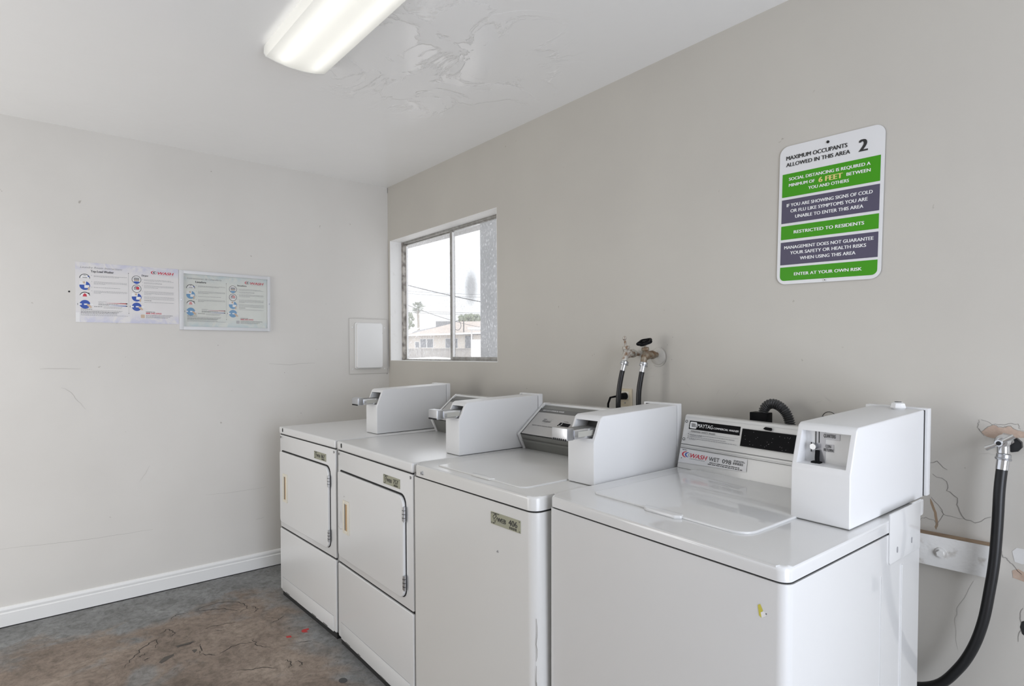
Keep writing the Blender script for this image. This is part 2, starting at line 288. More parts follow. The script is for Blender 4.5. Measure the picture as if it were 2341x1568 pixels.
# ------------------------------------------------------------------ mesh builder
class MB:
    def __init__(s): s.v = []; s.f = []; s.m = []; s.mats = []
    def mi(s, m):
        if m not in s.mats: s.mats.append(m)
        return s.mats.index(m)
    def add(s, vs, fs, m):
        k = len(s.v); i = s.mi(m); s.v += [tuple(v) for v in vs]
        for f in fs: s.f.append(tuple(k+a for a in f)); s.m.append(i)
        return s
    def bm(s, bm, m, M=None):
        bm.verts.index_update()
        vs = [(M @ v.co) if M else v.co.copy() for v in bm.verts]
        s.add(vs, [[v.index for v in f.verts] for f in bm.faces], m); bm.free(); return s
    def box(s, x0, x1, y0, y1, z0, z1, m, bev=0, seg=2, M=None):
        b = bmesh.new(); bmesh.ops.create_cube(b, size=1)
        for v in b.verts: v.co = Vector(((x0+x1)/2+v.co.x*(x1-x0), (y0+y1)/2+v.co.y*(y1-y0), (z0+z1)/2+v.co.z*(z1-z0)))
        if bev: bmesh.ops.bevel(b, geom=list(b.edges), offset=bev, segments=seg, profile=.6, affect='EDGES')
        return s.bm(b, m, M)
    def prism(s, pts, axis, a, b_, m, bev=0, seg=2, M=None):
        """closed outline pts (2D) extruded along axis from a to b_; axis 0: pts=(y,z), 1: (x,z), 2: (x,y)"""
        def P(p, t): return {0: (t, p[0], p[1]), 1: (p[0], t, p[1]), 2: (p[0], p[1], t)}[axis]
        b = bmesh.new(); A = [b.verts.new(P(p, a)) for p in pts]; B = [b.verts.new(P(p, b_)) for p in pts]
        n = len(pts); b.faces.new(A); b.faces.new(B[::-1])
        for i in range(n): b.faces.new((A[i], B[i], B[(i+1) % n], A[(i+1) % n]))
        bmesh.ops.recalc_face_normals(b, faces=b.faces)
        if bev:
            es = [e for e in b.edges if e.calc_face_angle(0) > .35]
            bmesh.ops.bevel(b, geom=es, offset=bev, segments=seg, profile=.6, affect='EDGES')
        return s.bm(b, m, M)
    def tube(s, path, r, m, n=12, caps=True, taper=None):
        P = [Vector(p) for p in path]; vs = []; fs = []; prev = None
        for i, p in enumerate(P):
            d = (P[min(i+1, len(P)-1)]-P[max(i-1, 0)]).normalized()
            if prev is None: u = d.orthogonal().normalized()
            else: u = (prev-d*prev.dot(d)).normalized()
            prev = u; v = d.cross(u); rr = r[i] if isinstance(r, (list, tuple)) else r
            for k in range(n):
                a = 2*PI*k/n; vs.append(p+(u*math.cos(a)+v*math.sin(a))*rr)
        for i in range(len(P)-1):
            for k in range(n): fs.append((i*n+k, i*n+(k+1) % n, (i+1)*n+(k+1) % n, (i+1)*n+k))
        if caps: fs.append(tuple(range(n))[::-1]); fs.append(tuple((len(P)-1)*n+k for k in range(n)))
        return s.add(vs, fs, m)
    def cyl(s, p0, p1, r, m, n=20, r1=None):
        return s.tube([p0, p1], [r, r1 if r1 is not None else r], m, n)
    def ball(s, c, r, m, sc=(1, 1, 1), sub=2):
        b = bmesh.new(); bmesh.ops.create_icosphere(b, subdivisions=sub, radius=r)
        for v in b.verts: v.co = Vector((c[0]+v.co.x*sc[0], c[1]+v.co.y*sc[1], c[2]+v.co.z*sc[2]))
        return s.bm(b, m)
    def quad(s, O, U, V, N, u0, u1, v0, v1, m, e=0.0):
        O, U, V, N = map(Vector, (O, U, V, N)); P = lambda u, v: O+U*u+V*v+N*e
        return s.add([P(u0, v0), P(u1, v0), P(u1, v1), P(u0, v1)], [(0, 1, 2, 3)], m)
    def poly(s, O, U, V, N, pts, m, e=0.0):
        O, U, V, N = map(Vector, (O, U, V, N))
        return s.add([O+U*p[0]+V*p[1]+N*e for p in pts], [tuple(range(len(pts)))], m)
    def disc(s, O, U, V, N, u, v, r, m, e=0.0, a0=0, a1=360, n=24, ry=None):
        pts = [(u+r*math.cos(R(a0+(a1-a0)*k/n)), v+(ry or r)*math.sin(R(a0+(a1-a0)*k/n))) for k in range(n if a1-a0 >= 360 else n+1)]
        return s.poly(O, U, V, N, pts, m, e)
    def ribbon(s, O, U, V, N, pts, wd, m, e=0.0):
        O, U, V, N = map(Vector, (O, U, V, N)); vs = []; k = len(pts)
        for i, p in enumerate(pts):
            a = Vector(pts[max(i-1, 0)]); b = Vector(pts[min(i+1, k-1)]); d = (b-a); d = d.normalized() if d.length else Vector((1, 0))
            q = Vector((-d.y, d.x)); w_ = wd*(0.35+0.65*math.sin(PI*(i+.6)/(k+.2))) if not isinstance(wd, (list, tuple)) else wd[i]
            for sgn in (-.5, .5): c = Vector(p)+q*w_*sgn; vs.append(O+U*c.x+V*c.y+N*e)
        return s.add(vs, [(2*i, 2*i+1, 2*i+3, 2*i+2) for i in range(k-1)], m)
    def text(s, body, O, U, V, N, u0, u1, v, cap, m, bold=0.0, shear=0.0, e=0.0):
        """body written on plane (O,U,V), baseline at v, capital height cap, stretched to run from u0 to u1"""
        t = bpy.data.curves.new('t', 'FONT'); t.body = body; t.size = 1.0; t.shear = shear; t.resolution_u = 3
        ob = bpy.data.objects.new('t', t); C.objects.link(ob)
        me = bpy.data.meshes.new_from_object(ob); xs = [q.co.x for q in me.vertices]; ys = 0.729
        lo, hi = min(xs), max(xs); sx = (u1-u0)/(hi-lo); sy = cap/ys
        O, U, V, N = map(Vector, (O, U, V, N))
        if bold > 0: sx = (u1-u0)/(hi-lo+2*bold)
        for k, sh in enumerate((0, -bold, bold) if bold > 0 else (0,)):      # a bolder stroke from three overlapping strikes
            s.add([O+U*(u0+(q.co.x-lo+max(bold, 0)+sh)*sx)+V*(v+q.co.y*sy)+N*(e+k*.00004) for q in me.vertices], [tuple(p.vertices) for p in me.polygons], m)
        bpy.data.objects.remove(ob); bpy.data.curves.remove(t); bpy.data.meshes.remove(me); return s
    def build(s, name, parent=None, smooth=40, label=None, loc=None):
        me = bpy.data.meshes.new(name); off = Vector(loc) if loc else Vector((0, 0, 0))
        me.from_pydata([tuple(Vector(v)-off) for v in s.v], [], s.f)
        for m in s.mats: me.materials.append(m)
        me.polygons.foreach_set('material_index', s.m); me.update()
        if smooth:
            me.polygons.foreach_set('use_smooth', [True]*len(me.polygons)); me.set_sharp_from_angle(angle=R(smooth))
        ob = bpy.data.objects.new(name, me); C.objects.link(ob); ob.location = off
        if parent: ob.parent = parent
        if label: ob['label'] = label
        return ob
def rrect(x0, x1, y0, y1, r, n=5):
    """rounded rectangle outline; r single or (bl, br, tr, tl)"""
    r = r if isinstance(r, tuple) else (r,)*4; out = []
    for (cx, cy, a, q) in ((x0+r[0], y0+r[0], 180, r[0]), (x1-r[1], y0+r[1], 270, r[1]), (x1-r[2], y1-r[2], 0, r[2]), (x0+r[3], y1-r[3], 90, r[3])):
        if q <= 0: out.append((cx, cy)); continue
        for k in range(n+1): t = R(a+90*k/n); out.append((cx+q*math.cos(t), cy+q*math.sin(t)))
    return out
def struct(ob): ob['kind'] = 'structure'; return ob
def tag(ob, label, cat, group=None, kind=None):
    ob['label'] = label; ob['category'] = cat
    if group: ob['group'] = group
    if kind: ob['kind'] = kind
    return ob
def empty(name, loc, rot, label, cat, group=None):
    e = bpy.data.objects.new(name, None); e.empty_display_size = .1; C.objects.link(e); e.location = loc
    e.rotation_euler = tuple(R(a) for a in rot); return tag(e, label, cat, group)
X, Y, Z = Vector((1, 0, 0)), Vector((0, 1, 0)), Vector((0, 0, 1))

# ------------------------------------------------------------------ room shell
RX, RY, HC = 5.30, -3.70, 2.468     # inner size of the room
T = 0.14
WX0, WX1, WZ0, WZ1 = 0.030, 1.243, 1.256, 2.090
struct(MB().box(-T, RX+T, RY-T, T, -.12, 0, FLOOR).build('floor'))
struct(MB().box(-T, RX+T, RY-T, T, HC, HC+.12, CEIL).build('ceiling'))
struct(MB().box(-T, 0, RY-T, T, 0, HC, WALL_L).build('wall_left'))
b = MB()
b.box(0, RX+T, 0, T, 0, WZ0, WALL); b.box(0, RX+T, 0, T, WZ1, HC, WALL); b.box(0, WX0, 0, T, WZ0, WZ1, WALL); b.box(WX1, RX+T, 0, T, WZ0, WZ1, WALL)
# painted lining of the window opening
for q in ((WX0, WX0+.002, -.0, T, WZ0, WZ1), (WX1-.002, WX1, 0, T, WZ0, WZ1), (WX0, WX1, -.0, T, WZ1-.002, WZ1), (WX0, WX1, -.0, T, WZ0, WZ0+.002)): b.box(*q, REVEAL)
struct(b.build('wall_right'))
b = MB()    # side wall with its doorway
b.box(RX, RX+T, RY-T, -2.30, 0, HC, WALL); b.box(RX, RX+T, -.70, 0, 0, HC, WALL); b.box(RX, RX+T, -2.30, -.70, 2.2, HC, WALL)
struct(b.build('wall_back'))
b = MB()    # unseen front wall, with an opening added for the fill light
for q in ((0, .38, 0, HC), (1.62, RX, 0, HC), (.38, 1.62, 2.18, HC)): b.box(q[0], q[1], RY-T, RY, q[2], q[3], WALL)
struct(b.build('wall_front'))
b = MB()
b.prism([(0, 0.004), (.014, 0.004), (.014, .066), (.0085, .070), (.0085, .073), (.012, .080), (.011, .086), (.006, .0945), (0, .0965)], 1, RY, -.001, BASEB); b.box(0, .0145, RY, -.001, .0002, .0045, DARK)  # dark strip below the board stands in for shade in the gap
struct(b.build('baseboard_left'))
# window: slider in an aluminium frame set near the outside of the wall
fy0, fy1 = .092, .128
win = MB()
win.box(WX0+.002, WX0+.026, fy0-.004, fy1, WZ0+.002, WZ1-.002, BRONZE, .002); win.box(WX1-.022, WX1-.002, fy0, fy1, WZ0+.002, WZ1-.002, ALU, .002)
win.box(WX0+.026, WX1-.022, fy0, fy1, WZ1-.016, WZ1-.002, ALU, .002); win.box(WX0+.026, WX1-.022, fy0, fy1, WZ0+.002, WZ0+.010, ALU, .002)
wob = struct(win.build('window_1'))
sa = MB(); gx = .655
sa.box(WX0+.028, gx, fy0+.020, fy0+.030, WZ1-.022, WZ1-.014, ALU)
sa.box(gx-.012, gx+.004, fy0+.016, fy0+.030, WZ0+.010, WZ1-.030, ALU, .001); sa.box(WX0+.028, WX0+.036, fy0+.018, fy0+.030, WZ0+.010, WZ1-.03, TRIMW)
struct(sa.build('window_sash', wob))
sb = MB()
sb.box(gx-.010, gx+.012, fy0, fy0+.014, WZ0+.010, WZ1-.016, ALU, .002); sb.box(gx+.012, gx+.020, fy0+.002, fy0+.014, WZ0+.010, WZ1-.030, TRIMW)
sb.box(gx+.012, WX1-.024, fy0, fy0+.014, WZ0+.010, WZ0+.026, ALU, .002); sb.box(gx+.012, WX1-.024, fy0+.004, fy0+.014, WZ1-.022, WZ1-.014, ALU)
struct(sb.build('window_sash', wob))
g1 = MB().box(WX0+.036, gx-.012, fy0+.024, fy0+.027, WZ0+.010, WZ1-.020, GLASS).build('window_pane', wob); g1['kind'] = 'structure'
g2 = MB().box(gx+.02, WX1-.024, fy0+.007, fy0+.010, WZ0+.026, WZ1-.020, GLASS).build('window_pane', wob); g2['kind'] = 'structure'

# wear marks on the walls ------------------------------------------------
RW = (Vector((0, 0, 0)), X, Z, -Y)            # plane of the right wall, seen from the room: (u=x, v=z)
LW = (Vector((0, 0, 0)), Y, Z, X)             # plane of the left wall: (u=y, v=z)
def jitter(pts, k=3, a=.0025):
    out = []
    for i in range(len(pts)-1):
        for j in range(k):
            t = j/k; out.append((pts[i][0]*(1-t)+pts[i+1][0]*t+random.uniform(-a, a), pts[i][1]*(1-t)+pts[i+1][1]*t+random.uniform(-a, a)))
    out.append(pts[-1]); return out
cr = MB(); E_ = .0006
for pts, wd, m in (
    ([(3.213, .995), (3.23, 1.0), (3.252, .979)], .0022, CRACK),
    ([(3.218, .961), (3.25, .947), (3.252, .923), (3.274, .906), (3.276, .88), (3.289, .851), (3.312, .847), (3.347, .869)], .0024, CRACK),
    ([(3.216, .897), (3.238, .867), (3.242, .853), (3.226, .811)], .0016, CRACK),
    ([(3.29, .85), (3.25, .853), (3.235, .866)], .001, CRACK),
    ([(3.312, .69), (3.297, .652), (3.274, .601), (3.27, .566), (3.276, .492)], .0014, CRACKL),
    ([(3.365, .79), (3.371, .771), (3.381, .765), (3.392, .759), (3.409, .736)], .0022, CRACK),
    ([(3.325, 1.124), (3.32, 1.115), (3.319, 1.106), (3.321, 1.099), (3.329, 1.088), (3.331, 1.081)], .0013, CRACK),
    ([(3.327, 1.124), (3.351, 1.113), (3.36, 1.112), (3.384, 1.119), (3.399, 1.117), (3.407, 1.106)], .0013, CRACK),
    ([(3.32, 1.03), (3.34, 1.036), (3.362, 1.03)], .0009, CRACKL),
    ([(3.188, .796+.03), (3.196, .835), (3.215, .836), (3.23, .824)], .0013, CRACK),
    ([(3.40, .56), (3.409, .60), (3.405, .63), (3.412, .65)], .002, CRACK)):
    cr.ribbon(*RW, jitter(pts), wd, m, E_)
cr.ribbon(*RW, jitter([(3.213, .892), (3.224, .854), (3.228, .826), (3.226, .808)], 3, .0015), [.002]+[.006]*8+[.001], RUST, E_*.7)
plaster = [(3.327, 1.092), (3.339, 1.104), (3.349, 1.112), (3.357, 1.111), (3.363, 1.106), (3.374, 1.108), (3.38, 1.111), (3.389, 1.111), (3.392, 1.105), (3.42, 1.098), (3.42, 1.085), (3.401, 1.084), (3.393, 1.081), (3.378, 1.079), (3.362, 1.077), (3.351, 1.077), (3.338, 1.080), (3.329, 1.086)]
cr.poly(*RW, plaster, PLASTER, E_*.8); cr.ribbon(*RW, jitter(plaster[:10]), .0012, CRACK, E_*1.2)
cr.poly(*RW, [(3.39, .79), (3.399, .801), (3.43, .802), (3.43, .770), (3.410, .762), (3.395, .764)], PEEL, E_)
cr.poly(*RW, [(3.39, .74), (3.402, .748), (3.43, .735), (3.43, .715), (3.392, .722)], PLASTER, E_)
cr.poly(*RW, [(3.409, .615), (3.43, .63), (3.43, .57), (3.410, .584), (3.406, .6)], DARK, E_*1.3)
# brittle ring around the tap pipe and light scratches
for k in range(1): cr.ribbon(*RW, [(2.291+.040*math.cos(R(a)), 1.288+.040*math.sin(R(a))) for a in range(-120, 75, 12)], .0016, CRACK, E_)
for (x0, z0, dx, dz) in ((2.235, 1.232, .025, .012), (2.24, 1.205, .03, .004), (2.31, 1.215, .02, .008), (2.42, 1.19, .015, -.02), (2.55, 1.15, .012, .02), (2.62, 1.142, .015, .022), (2.47, 1.34, .01, .004), (1.93, 1.12, .01, .018), (2.9, 1.14, .02, .01), (2.93, 1.16, .02, -.012), (2.6, 1.86, .012, .005), (2.02, 1.21, .012, .02)):
    cr.ribbon(*RW, jitter([(x0, z0), (x0+dx/2, z0+dz/2), (x0+dx, z0+dz)], 2, .001), .0011, CRACKL, E_)
for (x0, z0) in ((2.355, 1.277), (2.36, 1.365), (2.13, 1.31), (2.335, 1.335), (3.05, 1.02), (2.47, 1.118)): cr.disc(*RW, x0, z0, .0014, CRACK, E_, n=8)
# dark joint down the corner and over the window
cr.ribbon(*RW, jitter([(.0015, 1.2), (.0015, 1.5), (.0015, 1.8), (.0015, 2.1)], 6, .0008), .0022, CRACK, E_); cr.ribbon(*RW, [(.001, 2.43), (.001, 2.466)], [.006, .006], DARK, E_)
cr.build('wall_crack', bpy.data.objects['wall_right'], smooth=0)
cl = MB()
for pts, wd, m in (
    ([(-1.914, 1.241), (-1.86, 1.24), (-1.748, 1.237)], .0018, CRACKL), ([(-.813, 1.246), (-.72, 1.239), (-.62, 1.244), (-.527, 1.247)], .0018, CRACKL),
    ([(-1.829, 1.146), (-1.79, 1.12), (-1.76, 1.07), (-1.731, 1.029)], .0014, CRACKL), ([(-1.174, .494), (-1.0, .49), (-.833, .493)], .0012, CRACKL),
    ([(-2.07, .378), (-1.85, .362), (-1.6, .35), (-1.437, .348)], .0014, CRACKL), ([(-.30, 1.545), (-.2, 1.551), (-.1, 1.548), (-.02, 1.551)], .0014, CRACKL),
    ([(-.012, 1.16), (-.010, 1.2)], .004, DARK), ([(-.9, .30), (-.85, .31)], .0012, CRACKL), ([(-1.5, .62), (-1.47, .66), (-1.45, .70)], .001, CRACKL)):
    cl.ribbon(*LW, jitter(pts), wd, m, E_)
for (y0, z0, rr) in ((-1.792, 1.632, .0045), (-.017, 1.182, .004), (-.72, 1.19, .002), (-.62, .93, .002), (-.68, .82, .0025), (-.66, .72, .002), (-.65, .52, .003), (-1.1, 1.36, .002)): cl.disc(*LW, y0, z0, rr, CRACK if rr < .004 else DARK, E_, n=10)
cl.build('wall_scuff', bpy.data.objects['wall_left'], smooth=0)
# floor: hollows, hair cracks and the red paint drip
fp = (Vector((0, 0, 0)), X, Y, Z); fm = MB()
def fcrack(pts, wd, m=DARK): fm.ribbon(*fp, jitter(pts, 4, .006), wd, m, .0006)
FCR = mat('floor_crack', (0.035, 0.03, 0.027), .9); FRED = mat('red_paint_drip', (.45, .03, .03), .6)
for pts in ([(0.414, -1.314), (0.376, -1.267), (0.371, -1.194), (0.405, -1.137), (0.468, -1.095), (0.534, -1.096), (0.574, -1.139)], [(0.416, -1.311), (0.437, -1.257), (0.465, -1.192), (0.542, -1.147)], [(0.426, -1.425), (0.396, -1.394), (0.398, -1.341)], [(0.571, -1.486), (0.54, -1.464), (0.57, -1.444), (0.615, -1.434), (0.634, -1.462)], [(0.812, -1.657), (0.746, -1.619), (0.672, -1.573), (0.628, -1.531), (0.634, -1.512), (0.709, -1.53)], [(0.765, -1.597), (0.737, -1.575)], [(0.799, -1.589), (0.793, -1.563)], [(0.651, -1.313), (0.647, -1.265), (0.673, -1.188)], [(0.952, -1.32), (0.931, -1.288), (0.909, -1.233), (0.94, -1.184)], [(0.903, -1.389), (0.926, -1.361), (0.953, -1.34)], [(1.138, -1.299), (1.17, -1.261), (1.192, -1.214), (1.233, -1.166)], [(0.798, -1.059), (0.782, -1.023), (0.756, -0.982)], [(0.529, -1.07), (0.588, -1.062), (0.618, -1.087)], [(0.708, -1.286), (0.725, -1.26)], [(0.755, -1.38), (0.766, -1.403), (0.766, -1.45)], [(0.804, -1.37), (0.861, -1.371), (0.892, -1.391)], [(1.187, -1.116), (1.229, -1.109), (1.265, -1.128)], [(1.229, -1.088), (1.268, -1.073), (1.279, -1.091)], [(1.078, -1.02), (1.097, -0.973)], [(0.907, -1.175), (0.979, -1.173), (1.029, -1.138)]):
    fcrack(pts, .0042, FCR)
FSM = mat('floor_smear', (.085, .074, .064), .7)
for pts in [[(0.864, -1.543), (0.827, -1.512), (0.823, -1.473), (0.855, -1.494), (0.876, -1.529)], [(0.748, -1.46), (0.751, -1.421), (0.751, -1.38), (0.771, -1.404), (0.769, -1.451)], [(0.838, -1.41), (0.839, -1.387), (0.872, -1.403)]]: fm.poly(*fp, jitter(pts+[pts[0]], 2, .004)[:-1], FSM, .0005)
fm.poly(*fp, [(0.974, -0.975), (0.962, -0.963), (0.967, -0.937), (0.982, -0.94), (0.987, -0.955), (1.006, -0.952), (0.992, -0.974)], FRED, .0008); fm.poly(*fp, [(0.978, -1.047), (0.986, -1.027), (1.005, -1.029), (0.997, -1.049)], FRED, .0008)
fm.disc(*fp, 1.499, -0.995, .020, mat('iron_floor_stud', (.08, .08, .08), .5, metal=.5), .0012, ry=.016)
fm.build('floor_crack', bpy.data.objects['floor'], smooth=0)

# ------------------------------------------------------------------ coin box (shared by all four machines)
def coin_slide(parent, xc, y, z):
    b = MB()
    b.box(xc-.034, xc+.030, y-.086, y-.058, z+.004, z+.040, STEEL, .003)                       # finger block
    for k in range(7): b.box(xc-.029+k*.0085, xc-.025+k*.0085, y-.0875, y-.084, z+.0035, z+.009, DARK)
    b.box(xc-.026, xc+.033, y-.058, y+.060, z+.006, z+.034, CHROME, .003)                      # tray arm
    b.box(xc+.0325, xc+.0338, y-.044, y+.020, z+.012, z+.028, SLIDEIN)
    b.box(xc-.020, xc+.027, y-.050, y+.040, z+.0335, z+.0350, DKGREY)
    b.build('coin_slide', parent, label='chrome push-in coin slide')
def coin_box(root, x0, x1, y0, y1, zb, zt, knee, style='slide', base_gap=True):
    b = MB()
    prof = [(y0, zb+.0022), (y0, knee), (y0+.032, zt-.006), (y0+.042, zt), (y1, zt+.010), (y1, zb+.0022)]
    bm = bmesh.new()
    A = [bm.verts.new((x0, p[0], p[1])) for p in prof]; B = [bm.verts.new((x1, p[0], p[1])) for p in prof]; n = len(prof)
    bm.faces.new(A); bm.faces.new(B[::-1]); fs = {}
    for i in range(n): fs[i] = bm.faces.new((A[i], B[i], B[(i+1) % n], A[(i+1) % n]))
    bmesh.ops.recalc_face_normals(bm, faces=bm.faces)
    slant = fs[1]
    bmesh.ops.bevel(bm, geom=[e for e in bm.edges if e.calc_face_angle(0) > .12], offset=.0045, segments=3, profile=.6, affect='EDGES')
    bm.faces.ensure_lookup_table(); bm.normal_update()
    nrm = Vector((0, -(zt-knee), .035)).normalized()
    slant = max((f for f in bm.faces if f.normal.dot(nrm) > .97), key=lambda f: f.calc_area())
    bmesh.ops.inset_individual(bm, faces=[slant], thickness=.008 if style == 'slide' else .010, depth=0)
    r = bmesh.ops.extrude_discrete_faces(bm, faces=[slant]); f2 = r['faces'][0]
    depth = .06 if style == 'slide' else .034
    bmesh.ops.translate(bm, verts=list(f2.verts), vec=(0, depth, 0))
    if style != 'slide':   # back of the recess stands upright
        for v in f2.verts: v.co.y = y0+.048
    f2.material_index = 1
    bm.verts.index_update(); k = len(b.v); b.mi(BOXPAINT); b.mi(DKGREY if style == 'slide' else BOXPAINT)
    b.v += [v.co[:] for v in bm.verts]
    for f in bm.faces: b.f.append(tuple(k+v.index for v in f.verts)); b.m.append(b.mi(DKGREY) if (f.material_index == 1 and style == 'slide') else b.mi(BOXPAINT))
    bm.free()
    b.box(x0+.004, x1-.004, y0+.004, y1-.002, zb, zb+.004, DKGREY)
    ob = b.build('coin_box', root, smooth=30)
    p = MB()     # service plate closing the rear of the box
    px0, px1 = (x0-.03, x1+.001) if style == 'slide' else (x0-.012, x1+.008)
    p.box(px0, px1, y1+.0018, y1+.026, zb+(.0 if style == 'slide' else .006), zt+.014, BOXPAINT, .003)
    p.box(px0+.012, px1-.007, y1-.002, y1+.004, zb+.006, zt+.009, DARK)
    p.build('service_plate', ob)
    if style == 'slide': coin_slide(ob, (x0+x1)/2, y0, knee+.006)
    else:
        q = MB(); yy = y0+.0475; pl = (Vector((0, yy, 0)), X, Z, -Y)
        CUT = mat('grey_mechanism', (.42, .42, .44), .4, metal=.4)
        q.box(.541, .563, yy-.0006, yy+.001, 1.046, 1.128, CUT); q.box(.563, .595, yy-.0006, yy+.001, 1.110, 1.124, CUT); q.box(.563, .582, yy-.0006, yy+.001, 1.081, 1.099, CUT); q.box(.530, .542, yy-.0006, yy+.001, 1.076, 1.099, CUT)
        q.quad(*pl, .5405, .5425, 1.09, 1.128, DARK, .001); q.quad(*pl, .548, .550, 1.100, 1.127, DARK, .001); q.quad(*pl, .5300, .5325, 1.077, 1.099, DARK, .001); q.quad(*pl, .540, .5425, 1.046, 1.077, DARK, .001)
        q.text('QUARTERS', *pl, .5595, .586, 1.1145, .0085, BLACKINK, .02, e=.0016); q.text('COIN', *pl, .5635, .576, 1.091, .0068, BLACKINK, .02, e=.0016); q.text('RETURN', *pl, .5600, .581, 1.0825, .0068, BLACKINK, .02, e=.0016)
        q.build('coin_slot_plate', ob)
        k_ = MB(); k_.cyl((.5405, yy, 1.091), (.5405, yy-.014, 1.091), .0070, STEEL, 20); k_.build('return_knob', ob)
        h = MB(); h.tube([(.547, yy-.004, 1.082), (.549, yy-.010, 1.066), (.551, yy-.013, 1.052)], .0052, BLACKP, 10)
        h.box(.538, .559, yy-.020, yy-.003, 1.046, 1.058, BLACKP, .003); h.box(.540, .552, yy-.0215, yy-.019, 1.048, 1.054, CHROME); h.build('coin_return_lever', ob)
    return ob

def swoosh(b, pl, u, v, s, mats3, e):
    """three nested crescents of the laundry mark; u,v left middle, s height"""
    for k, m in enumerate(mats3):
        cx = u+s*(.85+.42*k); out = []; inn = []; sc = 1-.18*k; n = 14
        for i in range(n+1):
            a = R(98+164*i/n*.99); out.append((cx+s*.85*sc*math.cos(a), v+s*.5*sc*math.sin(a)))
            inn.append((cx+s*.16+s*(.74)*sc*math.cos(a), v+s*.44*sc*math.sin(a)*.98))
        for i in range(n): b.poly(*pl, [out[i], out[i+1], inn[i+1], inn[i]], m, e)

def asset_tag(root, num, z0=.802, x0=.4555, y=0.0):
    b = MB(); pl = (Vector((0, y, 0)), X, Z, -Y); w_, h_ = .1365, .036
    b.box(x0, x0+w_, y-.0016, y+.0005, z0, z0+h_, TAGC, .0004)
    e = .0020
    for (u, v) in ((.004, .004), (.1325, .004), (.1325, .032), (.004, .032)): b.disc(*pl, x0+u, z0+v, .0022, DKGREY, e, n=8)
    b.ribbon(*pl, [(x0+.026, z0+.0255), (x0+.020, z0+.0295), (x0+.013, z0+.026), (x0+.011, z0+.021), (x0+.015, z0+.017), (x0+.022, z0+.021), (x0+.029, z0+.028), (x0+.026, z0+.0315), (x0+.019, z0+.031)], [.0022]*9, BLACKINK, e)
    b.ribbon(*pl, [(x0+.015, z0+.017), (x0+.018, z0+.010), (x0+.0205, z0+.006), (x0+.024, z0+.013), (x0+.031, z0+.024)], [.0016]*5, BLACKINK, e)
    b.text('WEB', *pl, x0+.030, x0+.072, z0+.0115, .0135, BLACKINK, .035, e=e)
    b.text(num, *pl, x0+.084, x0+.123, z0+.0125, .0175, BLACKINK, .02, e=e)
    b.quad(*pl, x0+.009, x0+.041, z0+.0325, z0+.0345, BLACKINK, e); b.quad(*pl, x0+.030, x0+.070, z0+.0085, z0+.0093, GREYINK, e); b.quad(*pl, x0+.010, x0+.018, z0+.0025, z0+.0055, BLACKINK, e)
    for k in range(11): b.quad(*pl, x0+.088+k*.003, x0+.088+k*.003+(.0012 if k % 3 else .0021), z0+.0028, z0+.0098, BLACKINK, e)
    b.build('asset_tag', root, smooth=0, label='silver-green numbered tag')

def wedge_console(root, x1, full=False, zt=.914, x0=0):
    """low slanted control console with white end caps"""
    b = MB(); k0, k1 = (.490, .975), (.619, 1.079)
    b.prism([(.517, zt), (k0[0], k0[1]), k1, (.634, 1.088), (.675, 1.085), (.69, zt)], 0, x0+.012, x1, OLIVE, .002)
    b.prism([(.512, zt-.001), (k0[0]-.008, k0[1]), (k1[0]-.005, k1[1]+.004), (.632, 1.095), (.68, 1.092), (.695, zt-.001)], 0, x0, x0+.013, ENAMEL, .002)
    b.box(x0+.004, x1, .628, .684, 1.083, 1.093, ENAMEL, .003)
    b.box(x0+.004, x0+.008, .517, .523, .922, .936, DARK)
    ob = b.build('control_console', root)
    d = Vector((0, k1[0]-k0[0], k1[1]-k0[1])); L = d.length; d.normalize(); nn = X.cross(d)
    pl = (Vector((0, k0[0], k0[1])), X, d, nn)
    f = MB()
    f.quad(*pl, x0+.014, x1, .004, .130, SILVERP, .003); f.quad(*pl, x0+.014, x1, .131, .153, DKGREY, .003)
    f.quad(*pl, x0+.014, x1, .0, .004, DARK, .0032); f.quad(*pl, x0+.013, x0+.016, .0, .155, DARK, .0034)
    if full:
        e = .0042
        f.text('HEAVY DUTY COMMERCIAL WASHER', *pl, .033, .158, .1385, .0068, WHITEINK, .02, e=e)
        f.text('Whirlpool', *pl, .079, .128, .078, .011, BLACKINK, .0, .35, e=e); f.quad(*pl, .079, .098, .0915, .0935, BLACKINK, e)
        f.ribbon(*pl, [(.084, .068), (.100, .074), (.118, .088), (.131, .100)], .0012, GREYINK, e)
        f.text('MANUFACTURED BY WHIRLPOOL PRODUCTS', *pl, .038, .165, .053, .0042, BLACKINK, .02, e=e)
        f.poly(*pl, [(.176, .066), (.238, .062), (.240, .083), (.182, .086)], BLACKP, e); f.ribbon(*pl, [(.190, .068), (.196, .075), (.194, .083)], .003, WHITEINK, e+.0004); f.ribbon(*pl, [(.183, .070), (.190, .067)], .002, WHITEINK, e+.0004)
        f.text('NORMAL', *pl, .196, .222, .090, .004, BLACKINK, e=e); f.text('HOT', *pl, .165, .173, .044, .004, BLACKINK, e=e); f.text('WARM', *pl, .178, .190, .048, .004, BLACKINK, e=e)
        for k in range(5): f.disc(*pl, .204+k*.006, .057, .0012, BLACKINK, e, n=8)
        # base strip wear
        f.add([(.02, .4935, .955), (.30, .4935, .955), (.30, .496, .947), (.02, .496, .947)], [(0, 1, 2, 3)], OLIVE)
    f.build('console_face', ob, smooth=0, label='brushed silver front with a dark band')
    return ob

